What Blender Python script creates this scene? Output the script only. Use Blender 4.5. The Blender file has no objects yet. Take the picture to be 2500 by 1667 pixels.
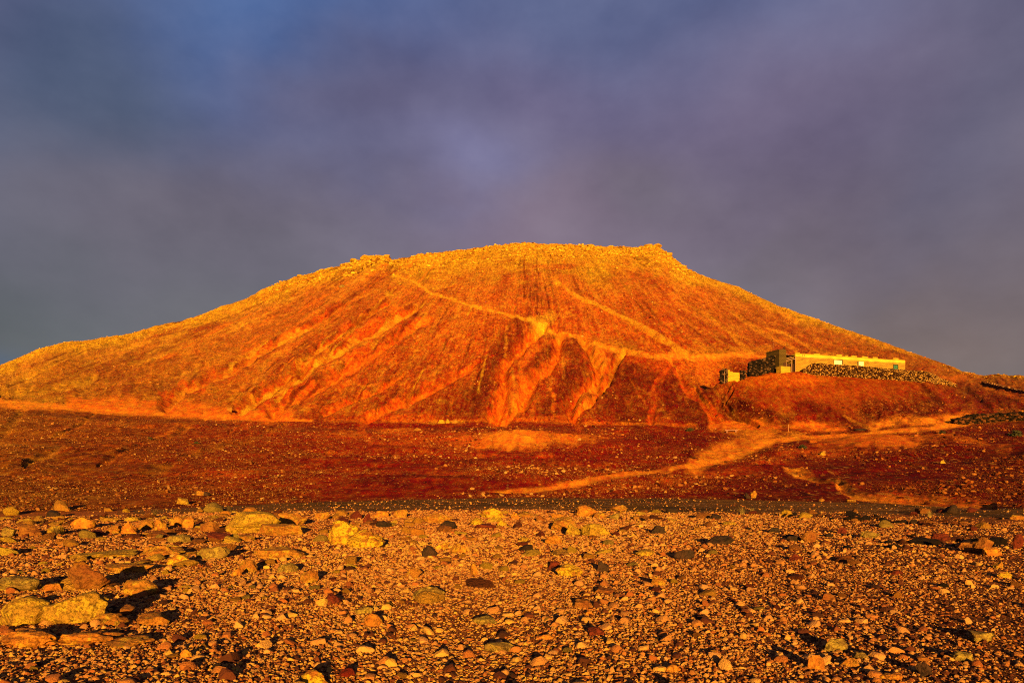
import bpy, bmesh, math, random
import numpy as np
from mathutils import Vector, Matrix

# ------------------------------------------------------------------ camera, world, sun, exposure
F = 1800.0; CX = 1250.0; HY = 1150.0; CAMZ = 1.6       # focal length, centre column and eye level in photo pixels (2500 wide)
SUN_AZ, SUN_EL = math.radians(-4.0), math.radians(8.0)  # direction the light travels to (azimuth from +y) and sun height
scene = bpy.context.scene
cam_d = bpy.data.cameras.new("camera"); cam = bpy.data.objects.new("camera", cam_d)
scene.collection.objects.link(cam); scene.camera = cam
cam.location = (0, 0, CAMZ); cam.rotation_euler = (math.radians(90), 0, 0)
cam_d.sensor_width = 36; cam_d.lens = F / 2500 * 36; cam_d.shift_y = (HY - 833.5) / 2500
cam_d.clip_start = 0.1; cam_d.clip_end = 20000
scene.view_settings.view_transform = 'Standard'; scene.view_settings.look = 'None'
scene.view_settings.exposure = 1.62; scene.view_settings.gamma = 1; scene.view_settings.use_curve_mapping = False
try:
    scene.cycles.use_denoising = False; scene.cycles.pixel_filter_type = 'BLACKMAN_HARRIS'; scene.cycles.filter_width = 1.1
    scene.cycles.max_bounces = 5; scene.cycles.diffuse_bounces = 3
except Exception: pass

sun_d = bpy.data.lights.new("sun", 'SUN'); sun = bpy.data.objects.new("sun", sun_d)
scene.collection.objects.link(sun)
sun_d.energy = 5.0; sun_d.angle = math.radians(0.6); sun_d.color = (1.0, 0.56, 0.10)
ldir = Vector((math.sin(SUN_AZ) * math.cos(SUN_EL), math.cos(SUN_AZ) * math.cos(SUN_EL), -math.sin(SUN_EL)))
sun.rotation_euler = ldir.to_track_quat('-Z', 'Y').to_euler(); sun.location = (0, -20, 30)

world = bpy.data.worlds.new("World"); scene.world = world; world.use_nodes = True

class NT:
    """small helper to write node trees"""
    def __init__(s, nt): s.nt = nt; nt.nodes.clear()
    def n(s, typ, **kw):
        nd = s.nt.nodes.new(typ)
        for k, v in kw.items():
            if k == 'ins':
                for a, b in v.items(): s.put(nd, a, b)
            else: setattr(nd, k, v)
        return nd
    def put(s, nd, key, val):
        sock = nd.inputs[key]
        if isinstance(val, bpy.types.NodeSocket): s.nt.links.new(val, sock)
        else: sock.default_value = val
    def m(s, op, a, b=0.0, c=0.0, clamp=False):
        nd = s.n('ShaderNodeMath', operation=op, use_clamp=clamp)
        s.put(nd, 0, a); s.put(nd, 1, b)
        if len(nd.inputs) > 2: s.put(nd, 2, c)
        return nd.outputs[0]
    def mix(s, f, a, b, mode='MIX'):
        nd = s.n('ShaderNodeMix', data_type='RGBA', blend_type=mode)
        s.put(nd, 0, f); s.put(nd, 6, rgba(a)); s.put(nd, 7, rgba(b))
        return nd.outputs[2]
    def noise(s, vec, scale, detail=4, rough=0.55, lac=2.0, w=None):
        nd = s.n('ShaderNodeTexNoise')
        if w is not None: nd.noise_dimensions = '4D'; s.put(nd, 'W', w)
        s.put(nd, 'Vector', vec); s.put(nd, 'Scale', scale); s.put(nd, 'Detail', detail); s.put(nd, 'Roughness', rough)
        return nd.outputs['Fac']
    def rng(s, v, a, b, c=0.0, d=1.0, kind='SMOOTHSTEP'):
        nd = s.n('ShaderNodeMapRange', interpolation_type=kind, clamp=True) if kind == 'LINEAR' else s.n('ShaderNodeMapRange', interpolation_type=kind)
        s.put(nd, 0, v); s.put(nd, 1, a); s.put(nd, 2, b); s.put(nd, 3, c); s.put(nd, 4, d)
        return nd.outputs[0]
def rgba(c):
    if isinstance(c, bpy.types.NodeSocket): return c
    return (c[0], c[1], c[2], 1.0) if len(c) == 3 else c
def srgb(r, g, b):
    f = lambda v: (v / 255 / 12.92) if v / 255 <= 0.04045 else ((v / 255 + 0.055) / 1.055) ** 2.4
    return (f(r), f(g), f(b))

def build_world():
    t = NT(world.node_tree)
    tc = t.n('ShaderNodeTexCoord').outputs['Generated']
    sep = t.n('ShaderNodeSeparateXYZ'); t.put(sep, 0, tc)
    x, y, z = sep.outputs
    az = t.m('ARCTAN2', x, y); el = t.m('ARCSINE', z)
    cv = t.n('ShaderNodeCombineXYZ'); t.put(cv, 0, az); t.put(cv, 1, t.m('MULTIPLY', el, 1.5)); t.put(cv, 2, 0.0)
    wv = t.n('ShaderNodeTexNoise'); t.put(wv, 'Vector', cv.outputs[0]); t.put(wv, 'Scale', 1.8); t.put(wv, 'Detail', 5.0)
    ws = t.n('ShaderNodeSeparateXYZ'); t.put(ws, 0, wv.outputs['Color'])
    azw = t.m('ADD', az, t.m('MULTIPLY', t.m('SUBTRACT', ws.outputs[0], 0.5), 0.45))
    elw = t.m('ADD', el, t.m('MULTIPLY', t.m('SUBTRACT', ws.outputs[1], 0.5), 0.28))
    cr = t.n('ShaderNodeValToRGB'); e = cr.color_ramp.elements
    stops = [(0.0, (92, 88, 88)), (0.14, (98, 93, 96)), (0.30, (113, 101, 115)), (0.48, (110, 104, 134)), (0.66, (92, 101, 140)), (0.8, (70, 80, 108)), (1.0, (36, 38, 46))]
    e[0].position = 0; e[0].color = rgba(srgb(*stops[0][1])); e[1].position = 1; e[1].color = rgba(srgb(*stops[-1][1]))
    for p, c in stops[1:-1]:
        k = e.new(p); k.color = rgba(srgb(*c))
    t.put(cr, 0, t.m('MULTIPLY', elw, 1.0, clamp=True))
    col = cr.outputs[0]
    # cloud banks and thinner blue places, at fixed bearings in the sky
    def blob(px, py, rx, ry, c, a):
        nonlocal col
        a0 = math.atan((px - CX) / F); e0 = math.atan((HY - py) / F * math.cos(a0))
        d = t.m('ADD', t.m('POWER', t.m('ABSOLUTE', t.m('DIVIDE', t.m('SUBTRACT', azw, a0), rx / F)), 2.0),
                t.m('POWER', t.m('ABSOLUTE', t.m('DIVIDE', t.m('SUBTRACT', elw, e0), ry / F)), 2.0))
        g = t.m('MULTIPLY', t.m('EXPONENT', t.m('MULTIPLY', d, -1.0)), a)
        col = t.mix(g, col, srgb(*c))
    for b in SKY_BLOBS: blob(*b)
    # streaky cloud texture
    n1 = t.noise(cv.outputs[0], 3.0, 6, 0.55)
    n2 = t.noise(cv.outputs[0], 14.0, 5, 0.6)
    sh = t.m('ADD', t.m('MULTIPLY', t.m('SUBTRACT', n1, 0.5), 1.25), t.m('MULTIPLY', t.m('SUBTRACT', n2, 0.5), 0.14))
    hsv = t.n('ShaderNodeHueSaturation'); t.put(hsv, 'Color', col); t.put(hsv, 'Value', t.m('ADD', 1.0, sh)); t.put(hsv, 'Saturation', t.m('ADD', 1.05, t.m('MULTIPLY', sh, -0.5)))
    col = hsv.outputs[0]
    # warm sunset glow low behind the camera, round the sun
    ct = t.m('MAXIMUM', t.m('MULTIPLY', y, -1.0), 0.0)
    glow = t.m('MULTIPLY', t.m('POWER', ct, 4.0), t.m('EXPONENT', t.m('MULTIPLY', t.m('ABSOLUTE', el), -4.0)))
    col = t.mix(t.m('MULTIPLY', glow, 0.9), col, (0.55, 0.27, 0.10))
    sky = t.n('ShaderNodeTexSky'); sky.sky_type = 'NISHITA'; sky.sun_disc = False
    sky.sun_elevation = SUN_EL; sky.sun_rotation = SUN_AZ + math.pi
    bg1 = t.n('ShaderNodeBackground'); t.put(bg1, 0, sky.outputs[0]); t.put(bg1, 1, 0.05)
    bg2 = t.n('ShaderNodeBackground'); t.put(bg2, 0, col); t.put(bg2, 1, SKY_GAIN)
    mx = t.n('ShaderNodeMixShader'); t.put(mx, 0, 0.93)
    t.nt.links.new(bg1.outputs[0], mx.inputs[1]); t.nt.links.new(bg2.outputs[0], mx.inputs[2])
    out = t.n('ShaderNodeOutputWorld'); t.nt.links.new(mx.outputs[0], out.inputs[0])
SKY_GAIN = 1.08 / 2 ** 1.62
SKY_BLOBS = [  # px, py, rx, ry, colour, amount
    (620, 60, 480, 280, (60, 93, 148), 0.95),
    (60, 200, 260, 300, (74, 88, 118), 0.7),
    (1350, 560, 420, 110, (130, 106, 122), 0.75),
    (1500, 60, 400, 200, (84, 98, 136), 0.6),
    (1320, 260, 260, 140, (116, 104, 134), 0.6),
    (2350, 420, 300, 300, (110, 92, 98), 0.9),
    (820, 260, 200, 160, (92, 90, 114), 0.6),
    (1600, 500, 90, 50, (96, 84, 92), 0.6),
    (230, 340, 260, 160, (72, 82, 106), 0.8),
    (950, 290, 300, 170, (104, 96, 124), 0.75),
    (1120, 430, 170, 70, (118, 114, 150), 0.8),
    (1950, 330, 500, 200, (112, 98, 126), 0.7),
    (2420, 150, 240, 500, (84, 86, 112), 0.6),
    (450, 580, 420, 120, (112, 101, 112), 0.7),
    (80, 760, 380, 150, (80, 81, 86), 0.9),
    (0, 880, 120, 40, (48, 78, 116), 0.9),
    (2250, 800, 420, 150, (120, 100, 98), 0.9),
    (1620, 520, 260, 90, (110, 98, 110), 0.6),
]
build_world()

# ------------------------------------------------------------------ helpers: objects, tags
COL = scene.collection
def link(name, me, parent=None, loc=(0, 0, 0), mats=()):
    o = bpy.data.objects.new(name, me); COL.objects.link(o); o.location = loc
    if parent is not None: o.parent = parent
    for m in mats: me.materials.append(m)
    return o
def tag(o, label=None, cat=None, group=None, kind=None):
    if label: o['label'] = label
    if cat: o['category'] = cat
    if group: o['group'] = group
    if kind: o['kind'] = kind
    return o
def mesh_np(name, V, Fc, smooth=True):
    """mesh from numpy vertices and an (n,k) face array"""
    me = bpy.data.meshes.new(name)
    n, k = Fc.shape
    me.vertices.add(len(V)); me.vertices.foreach_set('co', np.asarray(V, np.float32).ravel())
    me.loops.add(n * k); me.loops.foreach_set('vertex_index', Fc.astype(np.int32).ravel())
    me.polygons.add(n); me.polygons.foreach_set('loop_start', np.arange(0, n * k, k, dtype=np.int32))
    me.polygons.foreach_set('use_smooth', np.full(n, smooth))
    me.update(calc_edges=True)
    return me
def P(px, py, y):
    """the point at depth y seen at photo pixel px, py"""
    return Vector(((px - CX) / F * y, y, CAMZ + (HY - py) / F * y))

# ------------------------------------------------------------------ numpy noise
def _h2(i, j, s):
    h = (i.astype(np.int64) * 374761393 + j.astype(np.int64) * 668265263 + s * 1442695041) & 0x7fffffff
    h = ((h ^ (h >> 13)) * 1274126177) & 0x7fffffff
    return ((h ^ (h >> 16)) & 0xffff) / 65535.0
def vnoise(x, y, s=0):
    xi = np.floor(x); yi = np.floor(y); fx = x - xi; fy = y - yi
    fx = fx * fx * (3 - 2 * fx); fy = fy * fy * (3 - 2 * fy)
    a = _h2(xi, yi, s); b = _h2(xi + 1, yi, s); c = _h2(xi, yi + 1, s); d = _h2(xi + 1, yi + 1, s)
    return (a + (b - a) * fx) * (1 - fy) + (c + (d - c) * fx) * fy
def fbm(x, y, oct=4, s=0, rough=0.5):
    t = 0; a = 1; w = 0
    for k in range(oct):
        t = t + a * vnoise(x * 2 ** k + 17.3 * k, y * 2 ** k - 9.1 * k, s + k); w += a; a *= rough
    return t / w - 0.5          # -0.5 .. 0.5
def vnoise3(p, s=0):
    k = np.floor(p[:, 2]); fz = p[:, 2] - k; fz = fz * fz * (3 - 2 * fz)
    def lay(kk):
        x, y = p[:, 0], p[:, 1]; xi = np.floor(x); yi = np.floor(y); fx = x - xi; fy = y - yi
        fx = fx * fx * (3 - 2 * fx); fy = fy * fy * (3 - 2 * fy); q = kk * 57.0
        h = lambda i, j: _h2(i + q * 131, j - q * 17, s)
        a = h(xi, yi); b = h(xi + 1, yi); c = h(xi, yi + 1); d = h(xi + 1, yi + 1)
        return (a + (b - a) * fx) * (1 - fy) + (c + (d - c) * fx) * fy
    return lay(k) * (1 - fz) + lay(k + 1) * fz - 0.5
def sstep(a, b, v):
    t = np.clip((v - a) / (b - a), 0, 1); return t * t * (3 - 2 * t)

# ------------------------------------------------------------------ materials
def mat(name):
    m = bpy.data.materials.new(name); m.use_nodes = True
    return m, NT(m.node_tree)
def finish(t, color, rough=0.9, bump=None, bdist=0.1, bstr=1.0, spec=0.15):
    b = t.n('ShaderNodeBsdfPrincipled')
    t.put(b, 'Base Color', rgba(color)); t.put(b, 'Roughness', rough); t.put(b, 'Specular IOR Level', spec)
    if bump is not None:
        bn = t.n('ShaderNodeBump'); t.put(bn, 'Height', bump); t.put(bn, 'Distance', bdist); t.put(bn, 'Strength', bstr)
        t.nt.links.new(bn.outputs[0], b.inputs['Normal'])
    o = t.n('ShaderNodeOutputMaterial'); t.nt.links.new(b.outputs[0], o.inputs[0])

def terrain_mat():
    m, t = mat('slope_soil')
    pos = t.n('ShaderNodeNewGeometry').outputs['Position']
    at = t.n('ShaderNodeAttribute', attribute_name='col').outputs['Color']
    sp = t.n('ShaderNodeAttribute', attribute_name='speck').outputs['Fac']
    mp = t.n('ShaderNodeMapping'); t.put(mp, 0, pos); t.put(mp, 'Scale', (1.0, 0.28, 0.4)); ps = mp.outputs[0]
    n1 = t.noise(ps, 0.5, 6, 0.7); n2 = t.noise(ps, 3.5, 4, 0.75); n3 = t.noise(pos, 0.06, 3, 0.6)
    n4 = t.noise(ps, 1.4, 5, 0.8)
    amp = t.m('ADD', 0.22, t.m('MULTIPLY', sp, 1.35))
    dev = t.m('ADD', t.m('MULTIPLY', t.m('SUBTRACT', n1, 0.5), 1.25), t.m('ADD', t.m('MULTIPLY', t.m('SUBTRACT', n2, 0.5), 2.2), t.m('ADD', t.m('MULTIPLY', t.m('SUBTRACT', n4, 0.5), 2.4), t.m('MULTIPLY', t.m('SUBTRACT', n3, 0.5), 0.8))))
    val = t.m('MINIMUM', t.m('MAXIMUM', t.m('ADD', 1.0, t.m('MULTIPLY', dev, amp)), 0.22), 1.9)
    hs = t.n('ShaderNodeHueSaturation'); t.put(hs, 'Color', at); t.put(hs, 'Value', val)
    t.put(hs, 'Hue', t.m('ADD', 0.5, t.m('MULTIPLY', t.m('SUBTRACT', n4, 0.5), 0.14)))
    c = hs.outputs[0]
    # stone flecks of three sizes
    for sc, th, cc in ((3.2, 0.12, (0.52, 0.24, 0.05)), (1.6, 0.36, (0.50, 0.22, 0.04)), (6.0, 0.1, (0.50, 0.19, 0.05))):
        v = t.n('ShaderNodeTexVoronoi'); t.put(v, 'Vector', ps); t.put(v, 'Scale', sc); t.put(v, 'Randomness', 1.0)
        s = t.n('ShaderNodeSeparateXYZ'); t.put(s, 0, v.outputs['Color'])
        on = t.m('GREATER_THAN', t.m('SUBTRACT', t.m('MULTIPLY', sp, 0.85), th), s.outputs[0])
        near = t.rng(v.outputs['Distance'], 0.15, 0.32, 1.0, 0.0)
        f = t.m('MULTIPLY', t.m('MULTIPLY', on, near), t.m('ADD', 0.35, t.m('MULTIPLY', s.outputs[1], 0.65)))
        c = t.mix(f, c, cc)
    # dark pits and dry plants
    v = t.n('ShaderNodeTexVoronoi'); t.put(v, 'Vector', pos); t.put(v, 'Scale', 0.9)
    s = t.n('ShaderNodeSeparateXYZ'); t.put(s, 0, v.outputs['Color'])
    on = t.m('MULTIPLY', t.m('LESS_THAN', s.outputs[2], t.m('MULTIPLY', sp, 0.22)), t.rng(v.outputs['Distance'], 0.15, 0.34, 1.0, 0.0))
    c = t.mix(t.m('MULTIPLY', on, 0.8), c, (0.05, 0.022, 0.008))
    h = t.m('ADD', t.m('MULTIPLY', n1, 1.0), t.m('MULTIPLY', t.noise(pos, 1.8, 6, 0.8), 1.0))
    finish(t, c, 0.95, h, 1.2, t.m('MINIMUM', t.m('ADD', 0.6, t.m('MULTIPLY', sp, 0.9)), 0.95), 0.05)
    return m
def soil_mat():
    m, t = mat('gravelly_soil')
    pos = t.n('ShaderNodeNewGeometry').outputs['Position']
    at = t.n('ShaderNodeAttribute', attribute_name='col').outputs['Color']
    n1 = t.noise(pos, 1.3, 5, 0.6); n2 = t.noise(pos, 30, 5, 0.7)
    hs = t.n('ShaderNodeHueSaturation'); t.put(hs, 'Color', at)
    t.put(hs, 'Value', t.m('ADD', t.m('MULTIPLY', n1, 0.9), t.m('MULTIPLY', n2, 1.1)))
    c = hs.outputs[0]
    v = t.n('ShaderNodeTexVoronoi'); t.put(v, 'Vector', pos); t.put(v, 'Scale', 26.0)
    s = t.n('ShaderNodeSeparateXYZ'); t.put(s, 0, v.outputs['Color'])
    f = t.m('MULTIPLY', t.m('GREATER_THAN', s.outputs[0], 0.35), t.rng(v.outputs['Distance'], 0.25, 0.45, 1.0, 0.0))
    c = t.mix(t.m('MULTIPLY', f, 0.7), c, t.mix(s.outputs[1], (0.28, 0.08, 0.02), (0.4, 0.17, 0.05)))
    h = t.m('ADD', t.m('MULTIPLY', f, 0.6), n2)
    finish(t, c, 0.95, h, 0.03, 1.0, 0.05)
    return m
def road_mat():
    m, t = mat('road_grit')
    pos = t.n('ShaderNodeNewGeometry').outputs['Position']
    mp = t.n('ShaderNodeMapping'); t.put(mp, 0, pos); t.put(mp, 'Scale', (0.12, 1.0, 1.0))
    n1 = t.noise(mp.outputs[0], 1.4, 4, 0.6); n2 = t.noise(pos, 14, 5, 0.75); n3 = t.noise(pos, 0.12, 3, 0.5)
    c = t.mix(t.rng(n1, 0.40, 0.64), (0.05, 0.026, 0.006), (0.26, 0.11, 0.014))
    c = t.mix(t.rng(n3, 0.4, 0.65, 0, 0.6), c, (0.30, 0.12, 0.03))
    c = t.mix(t.rng(n2, 0.35, 0.7, 0.75, 0.0), c, (0.03, 0.015, 0.008))
    v = t.n('ShaderNodeTexVoronoi'); t.put(v, 'Vector', pos); t.put(v, 'Scale', 7.0)
    s = t.n('ShaderNodeSeparateXYZ'); t.put(s, 0, v.outputs['Color'])
    f = t.m('MULTIPLY', t.m('GREATER_THAN', s.outputs[0], 0.93), t.m('LESS_THAN', v.outputs['Distance'], 0.35))
    c = t.mix(f, c, (0.62, 0.4, 0.3))
    finish(t, c, 0.95, n2, 0.06, 1.0, 0.05)
    return m
def rock_mat(name, base, second, lichen=None, lth=0.55, scale=1.0, dark=0.5, tint=False):
    m, t = mat(name)
    oc = t.n('ShaderNodeTexCoord').outputs['Object']
    if tint:
        rnd = t.n('ShaderNodeAttribute', attribute_name='tint', attribute_type='INSTANCER').outputs['Fac']
        w = t.m('MULTIPLY', rnd, 30.0)
    else:
        rnd = t.n('ShaderNodeObjectInfo').outputs['Random']; w = t.m('MULTIPLY', rnd, 30.0)
    n1 = t.noise(oc, 2.0 * scale, 5, 0.62, w=w); n2 = t.noise(oc, 11 * scale, 5, 0.7, w=w); n3 = t.noise(oc, 4.5 * scale, 4, 0.6, w=t.m('ADD', w, 7.0))
    c = t.mix(t.rng(n1, 0.36, 0.64), base, second)
    if lichen is not None:
        edge = t.m('ADD', n3, t.m('MULTIPLY', t.m('SUBTRACT', n2, 0.5), 0.25))
        c = t.mix(t.rng(edge, lth - 0.03, lth + 0.03, 0.0, 0.9), c, lichen)
    n5 = t.noise(oc, 24 * scale, 3, 0.7, w=w)
    c = t.mix(t.rng(n2, 0.50, 0.62, 0.0, dark), c, tuple(0.20 * v for v in base))
    c = t.mix(t.rng(n5, 0.50, 0.60, 0.0, dark * 0.7), c, tuple(0.30 * v for v in base))
    c = t.mix(t.rng(n2, 0.25, 0.42, 0.5, 0.0), c, tuple(min(0.8, 1.5 * v) for v in base))
    h = t.m('ADD', n1, t.m('MULTIPLY', n2, 0.5))
    finish(t, c, 0.9, h, 0.17 / scale, 1.0, 0.12)
    return m
def pebble_mat():
    """pebbles: every stone takes its own colour from its own random value"""
    m, t = mat('pebble')
    rnd = t.n('ShaderNodeAttribute', attribute_name='tint', attribute_type='INSTANCER').outputs['Fac']
    cr = t.n('ShaderNodeValToRGB'); cr.color_ramp.interpolation = 'LINEAR'
    st = [(0.0, (0.03, 0.008, 0.004)), (0.12, (0.09, 0.02, 0.008)), (0.20, (0.25, 0.07, 0.016)), (0.36, (0.31, 0.125, 0.034)),
          (0.55, (0.40, 0.185, 0.062)), (0.78, (0.41, 0.21, 0.040)), (0.94, (0.45, 0.27, 0.042)), (1.0, (0.56, 0.38, 0.14))]
    e = cr.color_ramp.elements; e[0].color = rgba(st[0][1]); e[1].color = rgba(st[-1][1])
    for p, c in st[1:-1]: e.new(p).color = rgba(c)
    t.put(cr, 0, rnd)
    oc = t.n('ShaderNodeTexCoord').outputs['Object']
    n2 = t.noise(oc, 5.0, 4, 0.65, w=t.m('MULTIPLY', rnd, 40.0))
    hs = t.n('ShaderNodeHueSaturation'); t.put(hs, 'Color', cr.outputs[0]); t.put(hs, 'Value', t.m('ADD', 0.55, t.m('MULTIPLY', n2, 0.9)))
    finish(t, hs.outputs[0], 0.85, n2, 0.12, 0.5, 0.15)
    return m
def scree_mat(name, st):
    m, t = mat(name)
    rnd = t.n('ShaderNodeAttribute', attribute_name='tint', attribute_type='INSTANCER').outputs['Fac']
    cr = t.n('ShaderNodeValToRGB'); e = cr.color_ramp.elements
    e[0].color = rgba(st[0][1]); e[1].color = rgba(st[-1][1])
    for p, c in st[1:-1]: e.new(p).color = rgba(c)
    t.put(cr, 0, rnd)
    oc = t.n('ShaderNodeTexCoord').outputs['Object']
    n2 = t.noise(oc, 3.0, 4, 0.7, w=t.m('MULTIPLY', rnd, 40.0))
    hs = t.n('ShaderNodeHueSaturation'); t.put(hs, 'Color', cr.outputs[0]); t.put(hs, 'Value', t.m('ADD', 0.4, t.m('MULTIPLY', n2, 1.1)))
    finish(t, hs.outputs[0], 0.9, n2, 0.3, 0.8, 0.1)
    return m
M = {}
M['terrain'] = terrain_mat(); M['soil'] = soil_mat(); M['road'] = road_mat(); M['pebble'] = pebble_mat()
M['scree'] = scree_mat('slope_stones', [(0, (0.04, 0.005, 0.002)), (0.35, (0.14, 0.02, 0.005)), (0.7, (0.34, 0.11, 0.02)), (1.0, (0.50, 0.27, 0.08))])
M['rubble'] = scree_mat('rubble_stones', [(0, (0.012, 0.006, 0.004)), (0.25, (0.10, 0.022, 0.008)), (0.5, (0.24, 0.085, 0.016)), (0.8, (0.34, 0.18, 0.022)), (1.0, (0.42, 0.27, 0.03))])
M['crest'] = scree_mat('crest_stones', [(0, (0.10, 0.035, 0.006)), (0.3, (0.34, 0.16, 0.012)), (0.7, (0.46, 0.25, 0.016)), (1.0, (0.54, 0.33, 0.03))])
LICH = (0.52, 0.40, 0.06)
M['lichen'] = rock_mat('lichened_rock', (0.22, 0.11, 0.016), (0.28, 0.15, 0.018), (0.36, 0.22, 0.018), 0.50, 2.2, 0.85)
M['yellow'] = rock_mat('yellow_lichen_rock', (0.26, 0.11, 0.016), (0.24, 0.07, 0.012), (0.46, 0.28, 0.014), 0.46, 1.8, 0.8)
M['ochre'] = rock_mat('ochre_rock', (0.30, 0.125, 0.018), (0.22, 0.07, 0.012), (0.33, 0.19, 0.018), 0.54, 2.4, 0.8)
M['orange'] = rock_mat('orange_rock', (0.40, 0.15, 0.018), (0.28, 0.085, 0.014), (0.44, 0.21, 0.016), 0.56, 2.2, 0.7)
M['olive'] = rock_mat('olive_grey_rock', (0.16, 0.09, 0.022), (0.20, 0.12, 0.028), (0.28, 0.19, 0.035), 0.52, 2.4, 0.85)
M['rust'] = rock_mat('rust_rock', (0.16, 0.045, 0.012), (0.21, 0.085, 0.016), None, 0.55, 2.0, 0.7)
M['maroon'] = rock_mat('maroon_rock', (0.085, 0.012, 0.008), (0.13, 0.022, 0.01), None, 0.55, 2.0, 0.8)
M['black'] = rock_mat('black_rock', (0.022, 0.014, 0.012), (0.05, 0.022, 0.015), None, 0.55, 2.0, 0.6)
M['crest_solid'] = rock_mat('crest_crag', (0.34, 0.17, 0.012), (0.42, 0.23, 0.016), (0.48, 0.29, 0.02), 0.55, 0.25, 0.8)
M['red'] = rock_mat('red_painted_rock', (0.10, 0.004, 0.003), (0.10, 0.03, 0.01), None, 0.55, 1.0, 0.4)
COLNAME = {'lichen': 'mottled yellow', 'yellow': 'bright yellow', 'ochre': 'ochre', 'orange': 'orange', 'olive': 'olive grey', 'rust': 'rusty brown', 'maroon': 'maroon', 'black': 'black'}

# ------------------------------------------------------------------ terrain
def curve(pts, x):
    a = np.array(pts, float); return np.interp(x, a[:, 0], a[:, 1])
RIDGE = [(-1500, 1120), (-900, 1060), (-400, 985), (-150, 930), (0, 893), (60, 868), (100, 852), (170, 837), (250, 826), (320, 816), (380, 798), (450, 783), (520, 759), (600, 729), (640, 708), (700, 687),
         (715, 679), (760, 669), (800, 656), (830, 651), (880, 637), (945, 628), (957, 637), (966, 636), (1000, 629), (1050, 619), (1100, 613), (1150, 608), (1200, 603), (1260, 595), (1320, 594), (1400, 598),
         (1450, 602), (1550, 604), (1575, 600), (1605, 602), (1625, 614), (1642, 630), (1680, 659), (1750, 684), (1800, 699), (1850, 724), (1900, 747), (2000, 780), (2050, 799), (2100, 817), (2150, 834),
         (2200, 852), (2250, 870), (2300, 888), (2350, 905), (2400, 916), (2440, 915), (2500, 917), (2700, 930), (3200, 1000), (4000, 1080)]
RIDGE_Y = [(-1500, 200), (-400, 290), (0, 330), (600, 385), (1250, 420), (1620, 410), (1900, 370), (2150, 310), (2300, 262), (2400, 215), (2500, 195), (3000, 190), (4000, 190)]
TOE = [(-1500, 1262), (0, 1256), (200, 1252), (400, 1246), (700, 1232), (1000, 1222), (1250, 1217), (1600, 1219), (2000, 1228), (2250, 1236), (2500, 1245), (2800, 1255), (4000, 1270)]
FOOT = [(-1500, 1040), (-300, 985), (0, 982), (170, 995), (320, 1010), (500, 1022), (700, 1026), (1000, 1032), (1400, 1033), (1700, 1040), (1800, 1050), (1900, 1056), (2000, 1053), (2200, 1042), (2300, 1034), (2500, 1024), (3000, 1030), (4000, 1050)]
FOOT_Y = [(-1500, 120), (0, 125), (600, 130), (1500, 132), (1750, 118), (1900, 108), (2200, 108), (2500, 112), (4000, 112)]
RIM = [(1690, 950), (1750, 932), (1790, 927), (1830, 918), (1900, 909), (1960, 905), (2000, 910), (2100, 917), (2200, 925), (2270, 933), (2310, 950), (2350, 985)]
PX = np.concatenate([np.linspace(-1500, -80, 90, endpoint=False), np.arange(-80, 2580, 2.1), np.linspace(2580, 4000, 90)])
Y = np.concatenate([np.geomspace(1.2, 27, 150, endpoint=False), np.linspace(27, 46, 70, endpoint=False), np.linspace(46, 104, 150, endpoint=False),
                    np.linspace(104, 156, 200, endpoint=False), np.linspace(156, 432, 520, endpoint=False), np.geomspace(432, 1600, 40)])
NC, NR = len(PX), len(Y)
def z_of(py, y): return CAMZ + (HY - py) / F * y
def build_base():
    Z = np.zeros((NR, NC))
    for j, px in enumerate(PX):
        toe = curve(TOE, px); ty = CAMZ * F / (toe - HY)
        fy = curve(FOOT_Y, px); fz = z_of(curve(FOOT, px), fy)
        ry = curve(RIDGE_Y, px); rz = z_of(curve(RIDGE, px), ry)
        w = float(sstep(1690, 1765, px) * (1 - sstep(2275, 2350, px)))
        lin = lambda q: fz + (rz - fz) * (q - fy) / (ry - fy)
        ys = [0, ty - 1.5, ty + 2, (ty + fy) * 0.5, ty + 0.84 * (fy - ty), fy]; zs = [0, 0, 0.12, fz * 0.38, fz * 0.75, fz]
        zr = z_of(curve(RIM, px), 138.0)
        ym = [fy + 6, 138, 154, 170]
        zm = [lin(fy + 6) * (1 - w) + (fz + 1.2) * w, lin(138) * (1 - w) + zr * w, lin(154) * (1 - w) + (zr + 0.3) * w, lin(170) * (1 - 0.4 * w) + 0.4 * w * (zr + 5)]
        ys += ym; zs += zm
        ys += [ry, ry + 25, ry + 160, 1700]; zs += [rz, rz - 3.5, rz * 0.45, -6]
        Z[:, j] = np.interp(Y, ys, zs)
    return Z
def smooth_rows(Z, n):
    k = np.hanning(2 * n + 3)[1:-1]; k /= k.sum()
    Zp = np.pad(Z, ((n, n), (0, 0)), 'edge'); out = np.zeros_like(Z)
    for i, w in enumerate(k): out += w * Zp[i:i + len(Z)]
    return out
def smooth_cols(Z, n):
    return smooth_rows(Z.T, n).T
Z = build_base()
Zs = smooth_cols(smooth_rows(Z, 6), 5)
YY, PP = np.meshgrid(Y, PX, indexing='ij')
ryc = curve(RIDGE_Y, PX)[None, :]
near_ridge = np.exp(-((YY - ryc) / 6.0) ** 2)
Z = Zs * (1 - near_ridge) + Z * near_ridge
XX = (PP - CX) / F * YY
PY0 = HY - (Z - CAMZ) / YY * F
ridge_py = curve(RIDGE, PX)[None, :] + 0 * YY
foot_py = curve(FOOT, PX)[None, :] + 0 * YY
toe_y = (CAMZ * F / (curve(TOE, PX) - HY))[None, :] + 0 * YY
on_hill = sstep(0, 6, YY - curve(FOOT_Y, PX)[None, :])
hidden = YY > ryc + 1

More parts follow.
